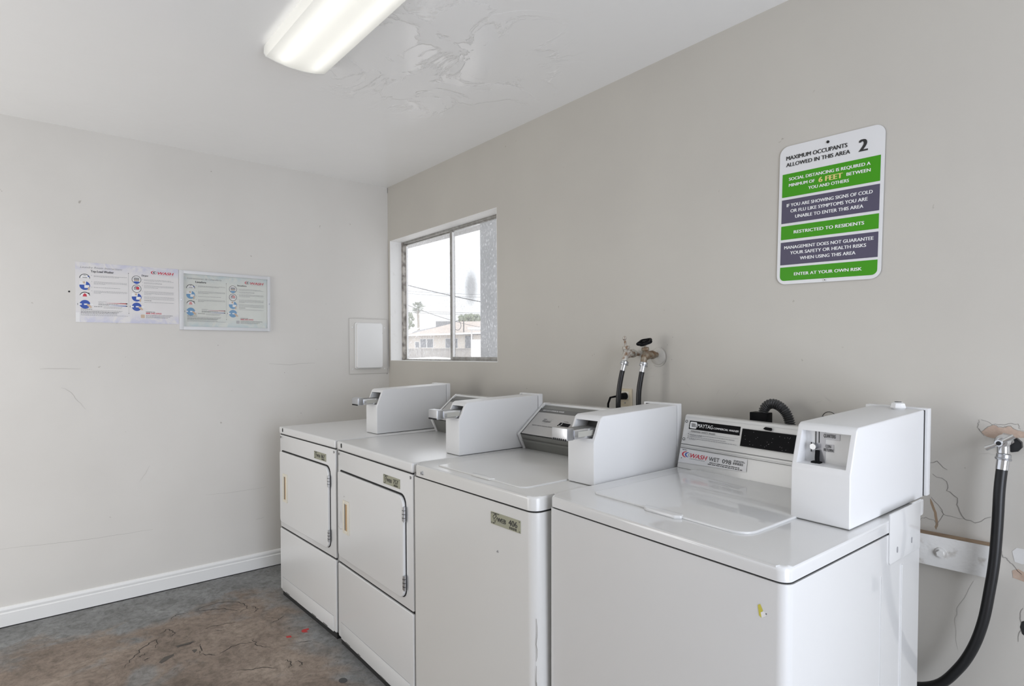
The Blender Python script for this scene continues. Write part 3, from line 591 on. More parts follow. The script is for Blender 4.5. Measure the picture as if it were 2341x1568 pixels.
# ------------------------------------------------------------------ dryers
def feet(root, W_, D_, z1, names=4):
    for (fx, fy) in ((.05, .05), (W_-.05, .05), (W_-.05, D_-.06), (.05, D_-.06)):
        b = MB(); b.cyl((fx, fy, 0), (fx, fy, .012), .022, RUBBER, 16); b.cyl((fx, fy, .011), (fx, fy, z1), .008, STEEL, 10); b.build('levelling_foot', root)
def dryer(loc, rot, num, W_, label, worn):
    root = empty('coin_dryer', loc, rot, label, 'dryer', 'coin dryers in the row')
    D_, H_ = .695, .914
    b = MB()
    b.box(.004, W_-.004, .008, D_, .030, .876, DRYER_ENAMEL, .003); b.box(.012, W_-.012, .005, D_-.03, .001, .032, DARK)  # dark block under the cabinet stands in for the shade there
    # upper front frame around the door, with a dark gap above and right of the door
    b.prism(rrect(.002, W_-.002, .374, .871, .006), 1, 0, .010, DRYER_ENAMEL, .0025)
    b.box(.006, W_-.006, .004, .010, .3645, .3745, DARK); b.box(.006, W_-.006, .002, .010, .8705, .8765, DARK)
    b.prism(rrect(.026, .6378, .4045, .7895, (.022, .034, .038, .012)), 1, -.0008, .002, DARK)
    for fx in (.012, W_-.018): b.cyl((fx, .001, .858), (fx, -.0022, .858), .0052, DKGREY, 14); b.cyl((fx, -.0022, .858), (fx, -.0030, .858), .0034, CHROME, 10)
    b.build('cabinet', root)
    t = MB(); t.box(-.001, W_+.001, -.004, D_, .8765, H_, DRYER_ENAMEL, .008, 3)
    t.prism(rrect(.045, .056, .889, .909, .0054), 1, -.0052, -.003, DARK); t.build('top_panel', root)
    d = MB(); d.prism(rrect(.025, .6345, .4065, .7835, (.020, .034, .038, .010)), 1, -.0125, -.0012, DRYER_ENAMEL, .003, 3)
    if worn:
        d.ribbon(Vector((0, 0, 0)), X, Z, -Y, [(.045, .645-.1), (.056, .61), (.064, .60), (.066, .56)], .0018, CRACKL, .0129); d.ribbon(Vector((0, 0, 0)), X, Z, -Y, [(.03, .54), (.05, .53), (.075, .535)], .003, CRACKL, .0129)
        d.disc(Vector((0, 0, 0)), X, Z, -Y, .098, .683, .0022, DARK, .0129, n=8)
    dob = d.build('door', root)
    h = MB()
    hx0, hx1, hz0, hz1 = (.078, .136, .524, .672) if not worn else (.090, .152, .524, .668)
    for q in ((hx0, hx0+.016, hz0, hz1), (hx1-.016, hx1, hz0, hz1), (hx0+.0155, hx1-.0155, hz0, hz0+.014), (hx0+.0155, hx1-.0155, hz1-.014, hz1)): h.box(q[0], q[1], -.0175, -.0122, q[2], q[3], CREAM, .0012)
    h.box(hx0+.014, hx1-.014, -.0140, -.0122, hz0+.012, hz1-.012, TAN)
    h.box(hx0+.014, hx0+.022, -.0150, -.0122, hz0+.012, hz1-.012, DKGREY)
    h.build('handle', dob, label='cream recessed pull with a tan slot')
    for z0 in (.440, .692):
        g = MB(); g.cyl((.6405, -.010, z0), (.6405, -.010, z0+.055), .0055, STEEL, 10); g.box(.632, .640, -.0145, -.010, z0+.002, z0+.053, STEEL, .0006)
        for k in range(1, 4): g.box(.634, .647, -.0162, -.009, z0+k*.0138, z0+k*.0138+.0014, DARK)
        g.build('hinge', dob)
    l = MB(); l.prism(rrect(.0, W_, .034, .3655, .008), 1, -.003, .010, DRYER_ENAMEL, .004, 3)
    l.box(.03, W_-.03, -.0036, -.002, .1035, .1052, GREYINK); l.box(.03, .0315, -.0036, -.002, .036, .104, GREYINK)
    l.box(.0315, W_-.03, -.0048, -.0025, .032, .1035, DRYER_ENAMEL, .001)
    for (a, c) in ((.08, .13), (.21, .235), (.42, .47), (.55, .60)): l.box(a, c, -.0052, -.0040, .031, .034+random.uniform(.0, .004), DKGREY)
    l.build('lower_panel', root)
    feet(root, W_, D_, .034)
    wedge_console(root, .545, x0=0 if worn else .085)
    asset_tag(root, num)
    return root
d1 = dryer((.476, -.904, 0), (0, 0, 2.0), '867', .694, 'white coin dryer standing in the corner, leftmost of the row, clean door', False)
coin_box(d1, .545, .655, .230, .640, .914, 1.131, 1.048)
d2 = dryer((1.194, -.880, 0), (0, 0, -.8), '757', .690, 'white coin dryer with a scuffed door, standing between the corner dryer and the washers', True)
coin_box(d2, .592, .688, .200, .600, .914, 1.118, 1.048)

# ------------------------------------------------------------------ washers
def deck(W_, D_, z0, z1, r, m):
    """lid-level top with rounded corners and a soft top edge"""
    bm = bmesh.new(); o_ = rrect(0, W_, -.003, D_, (r, r, .012, .012), 7)
    A = [bm.verts.new((p[0], p[1], z0)) for p in o_]; B = [bm.verts.new((p[0], p[1], z1)) for p in o_]; n = len(o_)
    bm.faces.new(A[::-1]); top = bm.faces.new(B)
    for i in range(n): bm.faces.new((A[i], A[(i+1) % n], B[(i+1) % n], B[i]))
    bmesh.ops.bevel(bm, geom=list(top.edges), offset=.010, segments=4, profile=.55, affect='EDGES')
    return bm
# third in the row
w3 = empty('coin_washer', (1.895, -.893, 0), (0, 0, 0), 'white top-load coin washer with a slanted silver console, beside the two dryers', 'washer', 'coin washers in the row')
W3, D3 = .652, .69
b = MB(); b.prism(rrect(.002, W3-.002, .0, D3, (.006, .030, .01, .01), 7), 2, .030, .8685, ENAMEL_OLD, .0)
b.prism(rrect(.006, W3-.006, .004, D3-.004, (.006, .028, .01, .01), 7), 2, .8680, .8745, DARK)
b.ribbon(Vector((0, 0, 0)), X, Z, -Y, [(.482, .722), (.487, .728), (.489, .722)], [.004, .003, .004], GREYINK, .0008)
for z_ in (.46, .33, .285): b.ribbon(Vector((W3-.008, .0085, 0)), Vector((.7, .7, 0)).normalized(), Z, Vector((.7, -.7, 0)), jitter([(0, z_), (.002, z_+.05), (.001, z_+.12)], 3, .002), .0018, CRACK, .002)
b.build('cabinet', w3)
b = MB(); b.bm(deck(W3, D3, .8745, .914, .030, ENAMEL_OLD), ENAMEL_OLD)
b.cyl((.064, -.002, .890), (.064, -.0055, .890), .0085, CHROME, 18); b.cyl((.064, -.0055, .890), (.064, -.0075, .890), .0060, STEEL, 14); b.box(.0632, .0648, -.0080, -.0070, .886, .894, DARK)
b.build('top_panel', w3)
b = MB(); b.prism(rrect(.092, .556, .040, .468, (.016, .03, .02, .012), 6), 2, .9125, .9185, ENAMEL_OLD, .003, 3); lo = b.build('lid', w3)
b = MB(); b.prism([(.294, .050), (.305, .034), (.400, .034), (.411, .050), (.35, .055)], 2, .9140, .9215, ENAMEL_OLD, .003, 2); b.build('lid_handle', lo)
feet(w3, W3, D3, .034)
wedge_console(w3, .562, True)
coin_box(w3, .563, .672, .214, .622, .914, 1.119, 1.044)
asset_tag(w3, '406')
# fourth, nearest the camera
w4 = empty('coin_washer', (2.554, -.852, 0), (.5, 1.0, -1.6), 'large white top-load coin washer nearest the camera, with a black display window', 'washer', 'coin washers in the row')
W4, D4, Z4 = .660, .672, .922
b = MB(); b.prism(rrect(.0, W4, .0, D4-.002, (.012, .022, .006, .006), 7), 2, .036, .8880, ENAMEL)
b.prism(rrect(.004, W4-.003, .004, D4-.004, (.012, .022, .006, .006), 7), 2, .8875, .8930, DARK)
b.box(W4-.001, W4+.0012, .425, .427, .05, .80, ENAMEL, 0); b.box(W4-.001, W4+.0022, .545, .551, .05, .80, ENAMEL, .0006)
fpn = (Vector((0, 0, 0)), X, Z, -Y)
b.poly(*fpn, [(.602, .834), (.605, .815), (.610, .812), (.608, .822), (.613, .826), (.607, .838)], YELLOW, .0006); b.poly(*fpn, [(.610, .812), (.618, .818), (.619, .824), (.613, .827), (.608, .822)], WHITEINK, .0006); b.disc(*fpn, .619, .823, .0012, DARK, .0008, n=8)
b.build('cabinet', w4)
b = MB(); b.bm(deck(W4, D4, .8930, Z4, .022, ENAMEL), ENAMEL); b.build('top_panel', w4)
b = MB()
b.prism(rrect(.066, .520, .100, .560, (.014, .045, .02, .012), 7), 2, Z4-.001, Z4+.0055, ENAMEL, .0035, 3); lo = b.build('lid', w4)
b = MB(); b.prism([(.243, .108), (.252, .088), (.262, .084), (.345, .084), (.358, .096), (.352, .112)], 2, Z4-.0005, Z4+.0085, ENAMEL, .0035, 3); b.build('lid_handle', lo)
b = MB()   # steel bracket that bolts the coin box to the side
b.prism(rrect(.466, D4-.012, .817, .936, (.008, .004, .003, .003)), 0, W4, W4+.0030, ENAMEL, .0008)
b.prism(rrect(.62, D4+.012, .897, .936, (.003, .008, .006, .003)), 0, W4-.004, W4+.0018, ENAMEL, .0008)
for (yy, zz) in ((.510, .845), (.601, .849)): b.prism(rrect(yy-.003, yy+.003, zz-.007, zz+.007, .0029), 0, W4+.003, W4+.0042, GREYINK)
b.build('side_bracket', w4)
feet(w4, W4, D4, .040)
# upright console
k0, k1 = Vector((0, .561, Z4+.004)), Vector((0, .606, 1.089))
b = MB(); b.prism([(.561, Z4), (.606, 1.089), (.612, 1.094), (.668, 1.090), (.668, Z4)], 0, 0, .506, ENAMEL_OLD, .003, 3)
b.box(.004, .506, .565, .67, Z4-.004, Z4+.0018, DARK); cob = b.build('control_console', w4)
d = (k1-k0).normalized(); nn = X.cross(d); pl = (k0, X, d, nn)
f = MB(); e = .0012
f.quad(*pl, .003, .504, .0745, .0765, DKGREY, e); f.quad(*pl, .003, .504, .062, .0636, DKGREY, e); f.quad(*pl, .003, .504, .067, .0678, GREYINK, e); f.quad(*pl, .003, .504, .1655, .1662, LIGHTINK, e)
f.build('console_trim', cob, smooth=0)
f = MB()
f.box(0, .182, -.001, .0005, 0, .0275, BLACKP, M=Matrix.Translation(k0+X*.022+d*.1275+nn*.0)@Matrix((X, nn*-1, d)).transposed().to_4x4())
e = .0016
f.poly(*pl, [(p[0], p[1]) for p in rrect(.0255, .0505, .1300, .1515, .003)], WHITEINK, e)
for k in range(3): f.poly(*pl, [(.0305+k*.0055, .1470), (.0335+k*.0055, .1470), (.0365+k*.0055, .1345), (.0335+k*.0055, .1345)], BLACKINK, e+.0003)
f.text('MAYTAG', *pl, .0535, .1100, .1355, .0128, WHITEINK, .01, e=e); f.text('COMMERCIAL WASHER', *pl, .1130, .2000, .1365, .0062, WHITEINK, .02, .25, e=e)
f.text('PERSONAL SAFETY RULES', *pl, .032, .122, .1185, .0050, BLACKINK, .01, .25, e=e); f.quad(*pl, .022, .202, .1163, .1169, GREYINK, e); 
def words(b, pl, u0, u1, v, h, m, e, seed=0, fill=1.0):
    rr = random.Random(seed); u = u0
    while u < u0+(u1-u0)*fill:
        w_ = rr.uniform(1.6, 6)*h; b.quad(*pl, u, min(u+w_, u1), v, v+h, m, e); u += w_+h*.8
for i, (v, fl) in enumerate(((.1095, .93), (.1065, .25), (.1020, .78), (.0965, 1.0), (.0935, .12))):
    words(f, pl, .030, .200, v, .0017, GREYINK, e, i, fl)
for v in (.1100, .1025, .0970): f.disc(*pl, .025, v+.001, .0014, BLACKINK, e, n=8)
for v in (.151, .092): f.disc(*pl, .010, v, .0048, DKGREY, e, n=16); f.disc(*pl, .0105, v, .0022, WHITEINK, e+.0004, n=10)
f.build('instruction_plate', cob, smooth=0, label='black name strip with safety rules beneath')
f = MB()
f.box(.212, .376, -.004, .0012, .0965, .1505, BLACKP, .0008, M=Matrix.Translation(k0)@Matrix((X, nn*-1, d)).transposed().to_4x4()) if False else None
f.quad(*pl, .212, .378, .0965, .1505, BLACKP, .0022)
for q in ((.212, .378, .0965, .0985), (.212, .378, .149, .1505), (.212, .214, .0965, .1505)): f.quad(*pl, *q, DARK, .003)
rr = random.Random(4)
for k in range(26): f.disc(*pl, rr.uniform(.216, .372), rr.uniform(.100, .147), .0006, LIGHTINK, .0027, n=6)
f.build('display_window', cob, smooth=0, label='black smoked display window')
f = MB(); P_ = lambda u, v, e_: k0+X*u+d*v+nn*e_
f.tube([P_(.279, .1575, .003), P_(.286, .1585, .006), P_(.304, .1575, .006)], [.0015, .0045, .0045], BLACKP, 10); f.build('sensor_tab', cob)
f = MB(); e = .0014     # ownership sticker along the foot of the console
f.poly(*pl, [(.003, .014), (.244, .022), (.242, .0590), (.003, .0605)], SIGNW, e*.6)
swoosh(f, pl, .013, .0425, .020, (REDINK, BLUEINK, LIGHTINK), e)
f.text('WASH', *pl, .0450, .1080, .0350, .0145, REDINK, .02, .25, e=e); f.text('WET', *pl, .1140, .1510, .0355, .0135, BLACKINK, .005, e=e); f.text('098', *pl, .1610, .1915, .0355, .0135, BLACKINK, .005, e=e)
for k in range(13): f.quad(*pl, .1985+k*.0025, .1985+k*.0025+(.0010 if k % 3 else .0018), .0375, .0445, BLACKINK, e)
words(f, pl, .045, .102, .0305, .0015, GREYINK, e, 21); words(f, pl, .118, .221, .0288, .0022, BLACKINK, e, 22); words(f, pl, .113, .231, .0238, .0022, BLACKINK, e, 23)
words(f, pl, .199, .232, .0495, .0016, BLACKINK, e, 24); words(f, pl, .199, .236, .0465, .0016, BLACKINK, e, 25); words(f, pl, .012, .030, .0560, .0018, BLACKINK, e, 26); f.disc(*pl, .0135, .0290, .0017, BLACKINK, e, n=8)
f.build('ownership_sticker', cob, smooth=0, label='white sticker with red lettering and a bar code')
cb = coin_box(w4, .506, .638, .312, .756, Z4, 1.146, 1.043, 'slot')
f = MB(); f.tube([(.585, .730, 1.154), (.585, .730, 1.160), (.585, .730, 1.171), (.585, .730, 1.174)], [.014, .019, .016, .010], WHITEPL, 8); f.cyl((.585, .730, 1.173), (.585, .730, 1.1755), .008, DKGREY, 14); f.build('lock_cap', cb)

# ------------------------------------------------------------------ wall things
# occupancy sign
sg = empty('occupancy_sign', (2.939, -.003, 1.754), (0, 1.7, 0), 'tall white sign with green and slate bands, MAXIMUM OCCUPANTS 2, on the right wall', 'sign')
b = MB(); b.prism(rrect(-.1555, .1575, -.2275, .2275, .029, 8), 1, -.0015, .0, SIGNW)
pl = (Vector((0, -.0015, 0)), X, Z, -Y); e = .0005
LINE = (-.1448, .1476)
b.quad(*pl, *LINE, .0602, .1365, GREENP, e); b.quad(*pl, *LINE, -.0262, .0516, PURPLE, e); b.quad(*pl, *LINE, -.0798, -.0350, GREENP, e); b.quad(*pl, *LINE, -.1635, -.0886, PURPLE, e)
b.poly(*pl, rrect(LINE[0], LINE[1], -.2160, -.1712, (.014, .016, 0.0, 0.0)), GREENP, e)
e = .0010
def T_(s, u0, u1, v, cap, m, bold=.034): b.text(s, *pl, u0, u1, v, cap, m, bold, e=e)
T_('MAXIMUM OCCUPANTS', -.1338, .0545, .1812, .0135, BLACKINK); T_('ALLOWED IN THIS AREA', -.1336, .0629, .1596, .0130, BLACKINK); T_('2', .0862, .1122, .1583, .0375, BLACKINK, .05)
T_('SOCIAL DISTANCING IS REQUIRED A', -.1232, .1209, .1130, .0103, WHITEINK); T_('MINIMUM OF', -.1229, -.0399, .0930, .0103, WHITEINK); T_('6 FEET', -.0286, .0436, .0900, .0165, GOLDINK, .045); T_('BETWEEN', .0541, .1215, .0930, .0103, WHITEINK); T_('YOU AND OTHERS', -.0600, .0621, .0735, .0103, WHITEINK)
T_('IF YOU ARE SHOWING SIGNS OF COLD', -.1284, .1291, .0272, .0110, WHITEINK); T_('OR FLU LIKE SYMPTOMS YOU ARE', -.1155, .1161, .0078, .0110, WHITEINK); T_('UNABLE TO ENTER THIS AREA', -.0996, .1048, -.0120, .0110, WHITEINK)
T_('RESTRICTED TO RESIDENTS', -.1027, .1085, -.0624, .0105, WHITEINK)
T_('MANAGEMENT DOES NOT GUARANTEE', -.1328, .1353, -.1114, .0108, WHITEINK); T_('YOUR SAFETY OR HEALTH RISKS', -.1127, .1159, -.1300, .0108, WHITEINK); T_('WHEN USING THIS AREA', -.0805, .0870, -.1498, .0108, WHITEINK)
T_('ENTER AT YOUR OWN RISK', -.0981, .1060, -.2000, .0102, WHITEINK)
b.build('sign_panel', sg, smooth=0)
for (u, v, m, r_) in ((-.003, .2108, DARK, .0042), (.0, -.2215, STEEL, .0038)):
    b = MB(); b.cyl((u, -.0014, v), (u, -.0042, v), r_, m, 14); b.cyl((u, -.0042, v), (u, -.0050, v), r_*.5, DARK, 8); b.build('screw', sg)

# instruction posters on the left wall
def poster_print(b, W_, H_, k, words6, faded, paper):
    """prints the sheet: coordinates a from the left, c down from the top, sheet centred on the origin, facing +x"""
    O = Vector((.0012, -W_/2, H_/2)); pl = (O, Y, -Z, X); plt = (O, Y, Z, X); e = .0004
    blue = SKYINK if faded else BLUEINK; red = PINKINK if faded else REDINK; ink = BLACKINK; grey = GREYINK
    q = lambda a0, a1, c0, c1, m, e_=e: b.quad(*pl, a0*k, a1*k, c0*k, c1*k, m, e_)
    ds = lambda a, c, r, m, a0=0, a1=360, e_=e: b.disc(*pl, a*k, c*k, r*k, m, e_, a0, a1)
    tx = lambda s, a0, a1, c, cap, m, bold=0, sh=0: b.text(s, O, Y, Z, X, a0*k, a1*k, -c*k, cap*k, m, bold, sh, e=e*1.5)
    title, wsh, dry, call, phone = words6
    tx(title, .020, .202, .0295, .0105, grey, -.008, .3); tx(wsh, .064, .164 if not faded else .120, .0490, .0118, ink, .035); tx(dry, .2895, .321 if not faded else .343, .0530, .0095, ink, .035)
    pls = (O, Y, Z, X); swoosh(b, pls, .3325*k, -.0290*k, .019*k, (REDINK, BLACKINK, LIGHTINK), e)
    tx('WASH', .3645, .4425, .0375, .0150, REDINK, .03, .25); q(.37, .44, .0405, .0416, LIGHTINK)
    # washer column
    for c0, typ in ((.0740, 'dome'), (.1200, 'card'), (.1680, 'heap'), (.2165, 'push')): pict(ds, q, b, pl, k, .0390, c0, typ, blue, red, e)
    for c0, typ in ((.0730, 'drum'), (.1215, 'door'), (.1685, 'card'), (.2195, 'push')): pict(ds, q, b, pl, k, .2655, c0, typ, blue, red, e)
    q(.2288, .2296, .042, .2566, grey); ds(.2292, .042, .0018, ink); ds(.2292, .2566, .0018, ink)
    sd = 100 if faded else 0
    def para(a0, a1, rows, m=grey, h=.0017):
        for i, (c, fl) in enumerate(rows):
            r0 = random.Random(sd+int(c*10000)); u = a0
            while u < a0+(a1-a0)*fl:
                w_ = r0.uniform(.003, .010); q(u, min(u+w_, a1), c-h, c, m); u += w_+.0016
    para(.077, .222, ((.0665, 1), (.0715, .72), (.0985, 1), (.1045, 1), (.1100, .35), (.1275, .78), (.1465, 1), (.1520, 1), (.1570, .2)))
    for i, c in enumerate((.0665, .0985, .1275, .1465)): q(.0670, .0690, c-.003, c, grey)
    para(.300, .442, ((.0710, .9), (.0765, 1), (.0870, .6), (.0920, .58), (.1035, 1), (.1090, 1), (.1150, .42), (.1350, 1), (.1410, 1), (.1465, 1), (.1515, .2), (.1640, 1), (.1700, 1), (.1765, 1)))
    for c in (.0710, .0870, .1035, .1350, .1640): q(.2915, .2935, c-.003, c, grey)
    para(.300, .335, ((.1845, 1),), ink, .002); para(.300, .442, ((.1940, 1),))
    # temperature bar, printed in steps
    para(.096, .130, ((.2010, 1),)); para(.190, .2225, ((.2040, 1),)); para(.096, .125, ((.2065, .7),)); para(.096, .182, ((.2125, 1),), ink); para(.096, .142, ((.2175, 1),), ink)
    for i in range(8):
        t = i/7; s_ = .65 if faded else 1
        mr = mat('poster_red_%d_%d' % (i, faded), (.70-.12*t*s_, .62-.55*t*s_, .62-.55*t*s_), .5); mb = mat('poster_blue_%d_%d' % (i, faded), (.64-.60*t*s_, .66-.56*t*s_, .72-.30*t*s_), .5)
        q(.130+i*.0115, .1415+i*.0115, .2035, .2085, mr); q(.142+i*.010, .152+i*.010, .2160, .2205, mb)
    q(.217, .2225, .2035, .2085, REDINK if faded else BLACKINK); q(.217, .2225, .2160, .2205, BLACKINK)
    para(.077, .112, ((.2270, 1),), ink, .002); para(.118, .200, ((.2270, 1), (.2330, .9)))
    para(.021, .070, ((.2415, 1),), ink, .002); para(.021, .200, ((.2470, 1), (.2520, .97)), grey); para(.021, .184, ((.2560, 1), (.2615, .95)), ink, .0019); para(.021, .225, ((.2680, .75), (.2730, 1)), grey)
    tx(call, .3075, .352, .2475, .0042, ink, .03); tx(phone, .3075, .3815, .2570, .0085, red if not faded else REDINK, .03)
    b.poly(*pl, [(a*k, c*k) for a, c in rrect(.2835, .3020, .2605, .2790, .003)], TANINK if not faded else LIGHTINK, e)
    para(.3075, .436, ((.2650, 1),), ink, .002); para(.3075, .425, ((.2715, .95), (.2775, .85)), ink, .0016)
def pict(ds, q, b, pl, k, a, c, typ, blue, red, e):
    e1, e2, e3 = e*1.4, e*1.8, e*2.2
    P = lambda pts, m, ee: b.poly(*pl, [(u*k, v*k) for u, v in pts], m, ee)
    if typ == 'dome':
        ds(a, c+.008, .0225, BLACKINK, 180, 360); ds(a, c+.008, .0195, WHITEINK, 180, 360, e1); q(a-.009, a+.010, c+.003, c+.0055, BLACKINK, e2); ds(a+.016, c-.002, .0032, BLUEINK, e_=e2); ds(a, c-.004, .006, LIGHTINK, 180, 360, e2)
    elif typ == 'heap':
        ds(a, c+.006, .0220, BLACKINK, 190, 350); ds(a, c+.008, .0200, WHITEINK, 180, 360, e1); P([(a-.010, c+.008), (a-.006, c-.004), (a-.001, c-.009), (a+.006, c-.004), (a+.009, c+.008)], red if red is not REDINK else REDINK, e2); ds(a+.016, c-.009, .0034, BLACKINK, e_=e2)
    elif typ == 'card':
        ds(a, c, .0225, blue); P([(a-.0225, c-.022), (a+.006, c-.022), (a+.004, c-.005), (a-.022, c-.004)], WHITEINK, e1); P([(a-.010, c-.020), (a+.001, c-.0215), (a+.002, c-.011), (a-.006, c-.011)], TANINK, e2)
        q(a-.002, a+.019, c-.003, c+.012, WHITEINK, e1); P([(a+.013, c+.005), (a+.020, c+.007), (a+.019, c+.022), (a+.013, c+.024)], TANINK, e2)
    elif typ == 'push':
        ds(a, c, .0225, blue); q(a-.030, a-.014, c-.004, c+.0035, WHITEINK, e1); q(a-.031, a-.029, c-.0045, c+.004, BLACKINK, e2); q(a-.004, a+.010, c-.004, c+.003, WHITEINK, e1); q(a+.020, a+.034, c-.0035, c+.0030, WHITEINK, e1)
        P([(a+.006, c-.002), (a+.018, c-.001), (a+.030, c+.015), (a+.022, c+.018), (a+.010, c+.008)], TANINK, e2)
    elif typ == 'drum':
        ds(a, c, .0215, BLACKINK); ds(a, c, .0190, WHITEINK, e_=e1); ds(a, c+.010, .0130, blue, 0, 180, e2); P([(u, v) for u, v in rrect(a-.013, a+.013, c-.011, c+.008, .005)], GREYINK, e2*1.1); q(a-.013, a+.013, c+.002, c+.006, TANINK, e3)
    elif typ == 'door':
        ds(a, c, .0215, BLACKINK); ds(a, c, .0190, WHITEINK, e_=e1); ds(a, c-.001, .0135, GREYINK, 180, 360, e2); q(a-.0135, a+.0135, c-.001, c+.008, LIGHTINK, e2); ds(a+.005, c-.003, .0075, red, e_=e3)
pA = tag(MB().build('poster_a'), '', '') if False else None
b = MB(); W_, H_ = .4655, .3085
b.box(0, .0012, -W_/2, W_/2, -H_/2, H_/2, PAPER_A)
b.quad(Vector((.0014, -W_/2, -H_/2)), Y, Z, X, 0, .016, 0, .05, WHITEINK)
poster_print(b, W_, H_, 1.0, ('Laundry Room Instructions', 'Top-Load Washer', 'Dryer', 'FOR SERVICE CALL:', '800.342.5932'), False, PAPER_A)
pa = b.build('instruction_poster', smooth=0); pa.location = (.0005, -1.5335, 1.632)
tag(pa, 'unframed white laundry instruction poster in English, left of the framed one', 'poster')
fr = empty('framed_poster', (.001, -1.0525, 1.6142), (-.25, 0, 0), 'Spanish laundry instructions in a white frame, screwed up right of the bare poster', 'framed poster')
fw2, fh2 = .4935, .3360
b = MB()
for (y0, y1, z0, z1) in ((-fw2/2, -fw2/2+.0225, -fh2/2, fh2/2), (fw2/2-.0165, fw2/2, -fh2/2, fh2/2), (-fw2/2+.02, fw2/2-.015, fh2/2-.0195, fh2/2), (-fw2/2+.02, fw2/2-.015, -fh2/2, -fh2/2+.0195)): b.box(0, .012, y0, y1, z0, z1, FRAMEP, .003)
b.build('frame', fr)
b = MB(); W_, H_ = .4575, .299; b.box(-.0003, .003, -W_/2, W_/2, -H_/2, H_/2, PAPER_B)
b2 = MB(); poster_print(b2, W_, H_, .985, ('Instrucciones de Lavanderia', 'Lavadora', 'Secadora', 'FOR SERVICE CALL:', '800.342.5932'), True, PAPER_B)
b.v += [(v[0]+.0024, v[1]+.002, v[2]) for v in b2.v]; k_ = len(b.v)-len(b2.v); b.f += [tuple(i+k_ for i in f_) for f_ in b2.f]; b.m += [b.mi(b2.mats[i]) for i in b2.m]
b.build('printed_sheet', fr, smooth=0, label='sun-faded greenish printed sheet')
GL2 = bpy.data.materials.new('frame_acrylic'); GL2.use_nodes = True; n = GL2.node_tree; n.nodes.clear()
o_ = n.nodes.new('ShaderNodeOutputMaterial'); t_ = n.nodes.new('ShaderNodeBsdfTransparent'); g_ = n.nodes.new('ShaderNodeBsdfGlossy'); g_.inputs['Roughness'].default_value = .12; m_ = n.nodes.new('ShaderNodeMixShader'); m_.inputs[0].default_value = .08
n.links.new(t_.outputs[0], m_.inputs[1]); n.links.new(g_.outputs[0], m_.inputs[2]); n.links.new(m_.outputs[0], o_.inputs['Surface'])
MB().box(.0065, .008, -.2300, .2340, -.1500, .1500, GL2).build('acrylic_cover', fr)
for y_ in (-fw2/2+.0085, fw2/2-.007):
    b = MB(); b.cyl((.011, y_, .0), (.0145, y_, .0), .0040, STEEL, 12); b.build('screw', fr)

# access panel in the corner
ap = empty('access_panel', (.0005, -.1525, 1.356), (0, 0, 0), 'small painted metal access panel with a rounded door, in the corner by the window', 'access panel')
b = MB(); b.box(0, .003, -.140, .140, -.187, .186, WALL_L, .001)
for q in ([(-.141, -.187), (-.141, .186)], [(-.141, .187), (.0, .186), (.141, .187)], [(-.141, -.188), (.05, -.187), (.141, -.188)], [(.140, -.187), (.140, .186)]): b.ribbon(Vector((0, 0, 0)), Y, Z, X, q, [.0016]*len(q), CRACKL, .0034)
b.poly(Vector((0, 0, 0)), Y, Z, X, rrect(-.106, .100, -.156, .1615, .016), CRACKL, .0033)
for (y_, z_) in ((-.118, .128), (-.118, -.155), (.118, .128), (.118, -.155)): b.cyl((.002, y_, z_), (.0048, y_, z_), .005, BASEB, 12)
b.build('mounting_plate', ap)
b = MB(); b.prism(rrect(-.104, .098, -.154, .160, .014, 5), 0, .003, .012, BASEB, .003); b.prism(rrect(-.098, .090, -.148, .154, .014, 5), 0, .012, .034, BASEB, .005, 3)
b.cyl((.02, .0925, .09), (.02, .0955, .09), .003, DARK, 8); b.build('door', ap)

# outlet with its black plug
ou = empty('wall_outlet', (2.125, -.001, 1.096), (0, 0, 0), 'beige outlet plate on the right wall behind the two black hoses', 'outlet')
b = MB(); b.box(-.035, .035, -.006, .001, -.057, .057, BEIGE, .002); b.box(-.02, .02, -.008, -.005, -.050, -.018, CREAM, .002); b.box(-.02, .02, -.008, -.005, .012, .046, CREAM, .002)
for z_ in (-.034, .030):
    for x_ in (-.006, .006): b.box(x_-.001, x_+.001, -.0086, -.0075, z_-.004, z_+.005, DARK)
b.build('cover_plate', ou); MB().cyl((0, -.005, -.003), (0, -.008, -.003), .003, STEEL, 10).build('screw', ou)
b = MB(); b.cyl((2.128, -.009, 1.122), (2.128, -.040, 1.122), .0150, BLACKP, 18, .0135); b.tube([(2.128, -.038, 1.122), (2.115, -.052, 1.122), (2.090, -.060, 1.116), (2.080, -.062, 1.09), (2.078, -.062, 1.02)], .0045, BLACKP, 8)
pg = b.build('power_plug', None); tag(pg, 'round black plug and cord in the beige outlet', 'plug')

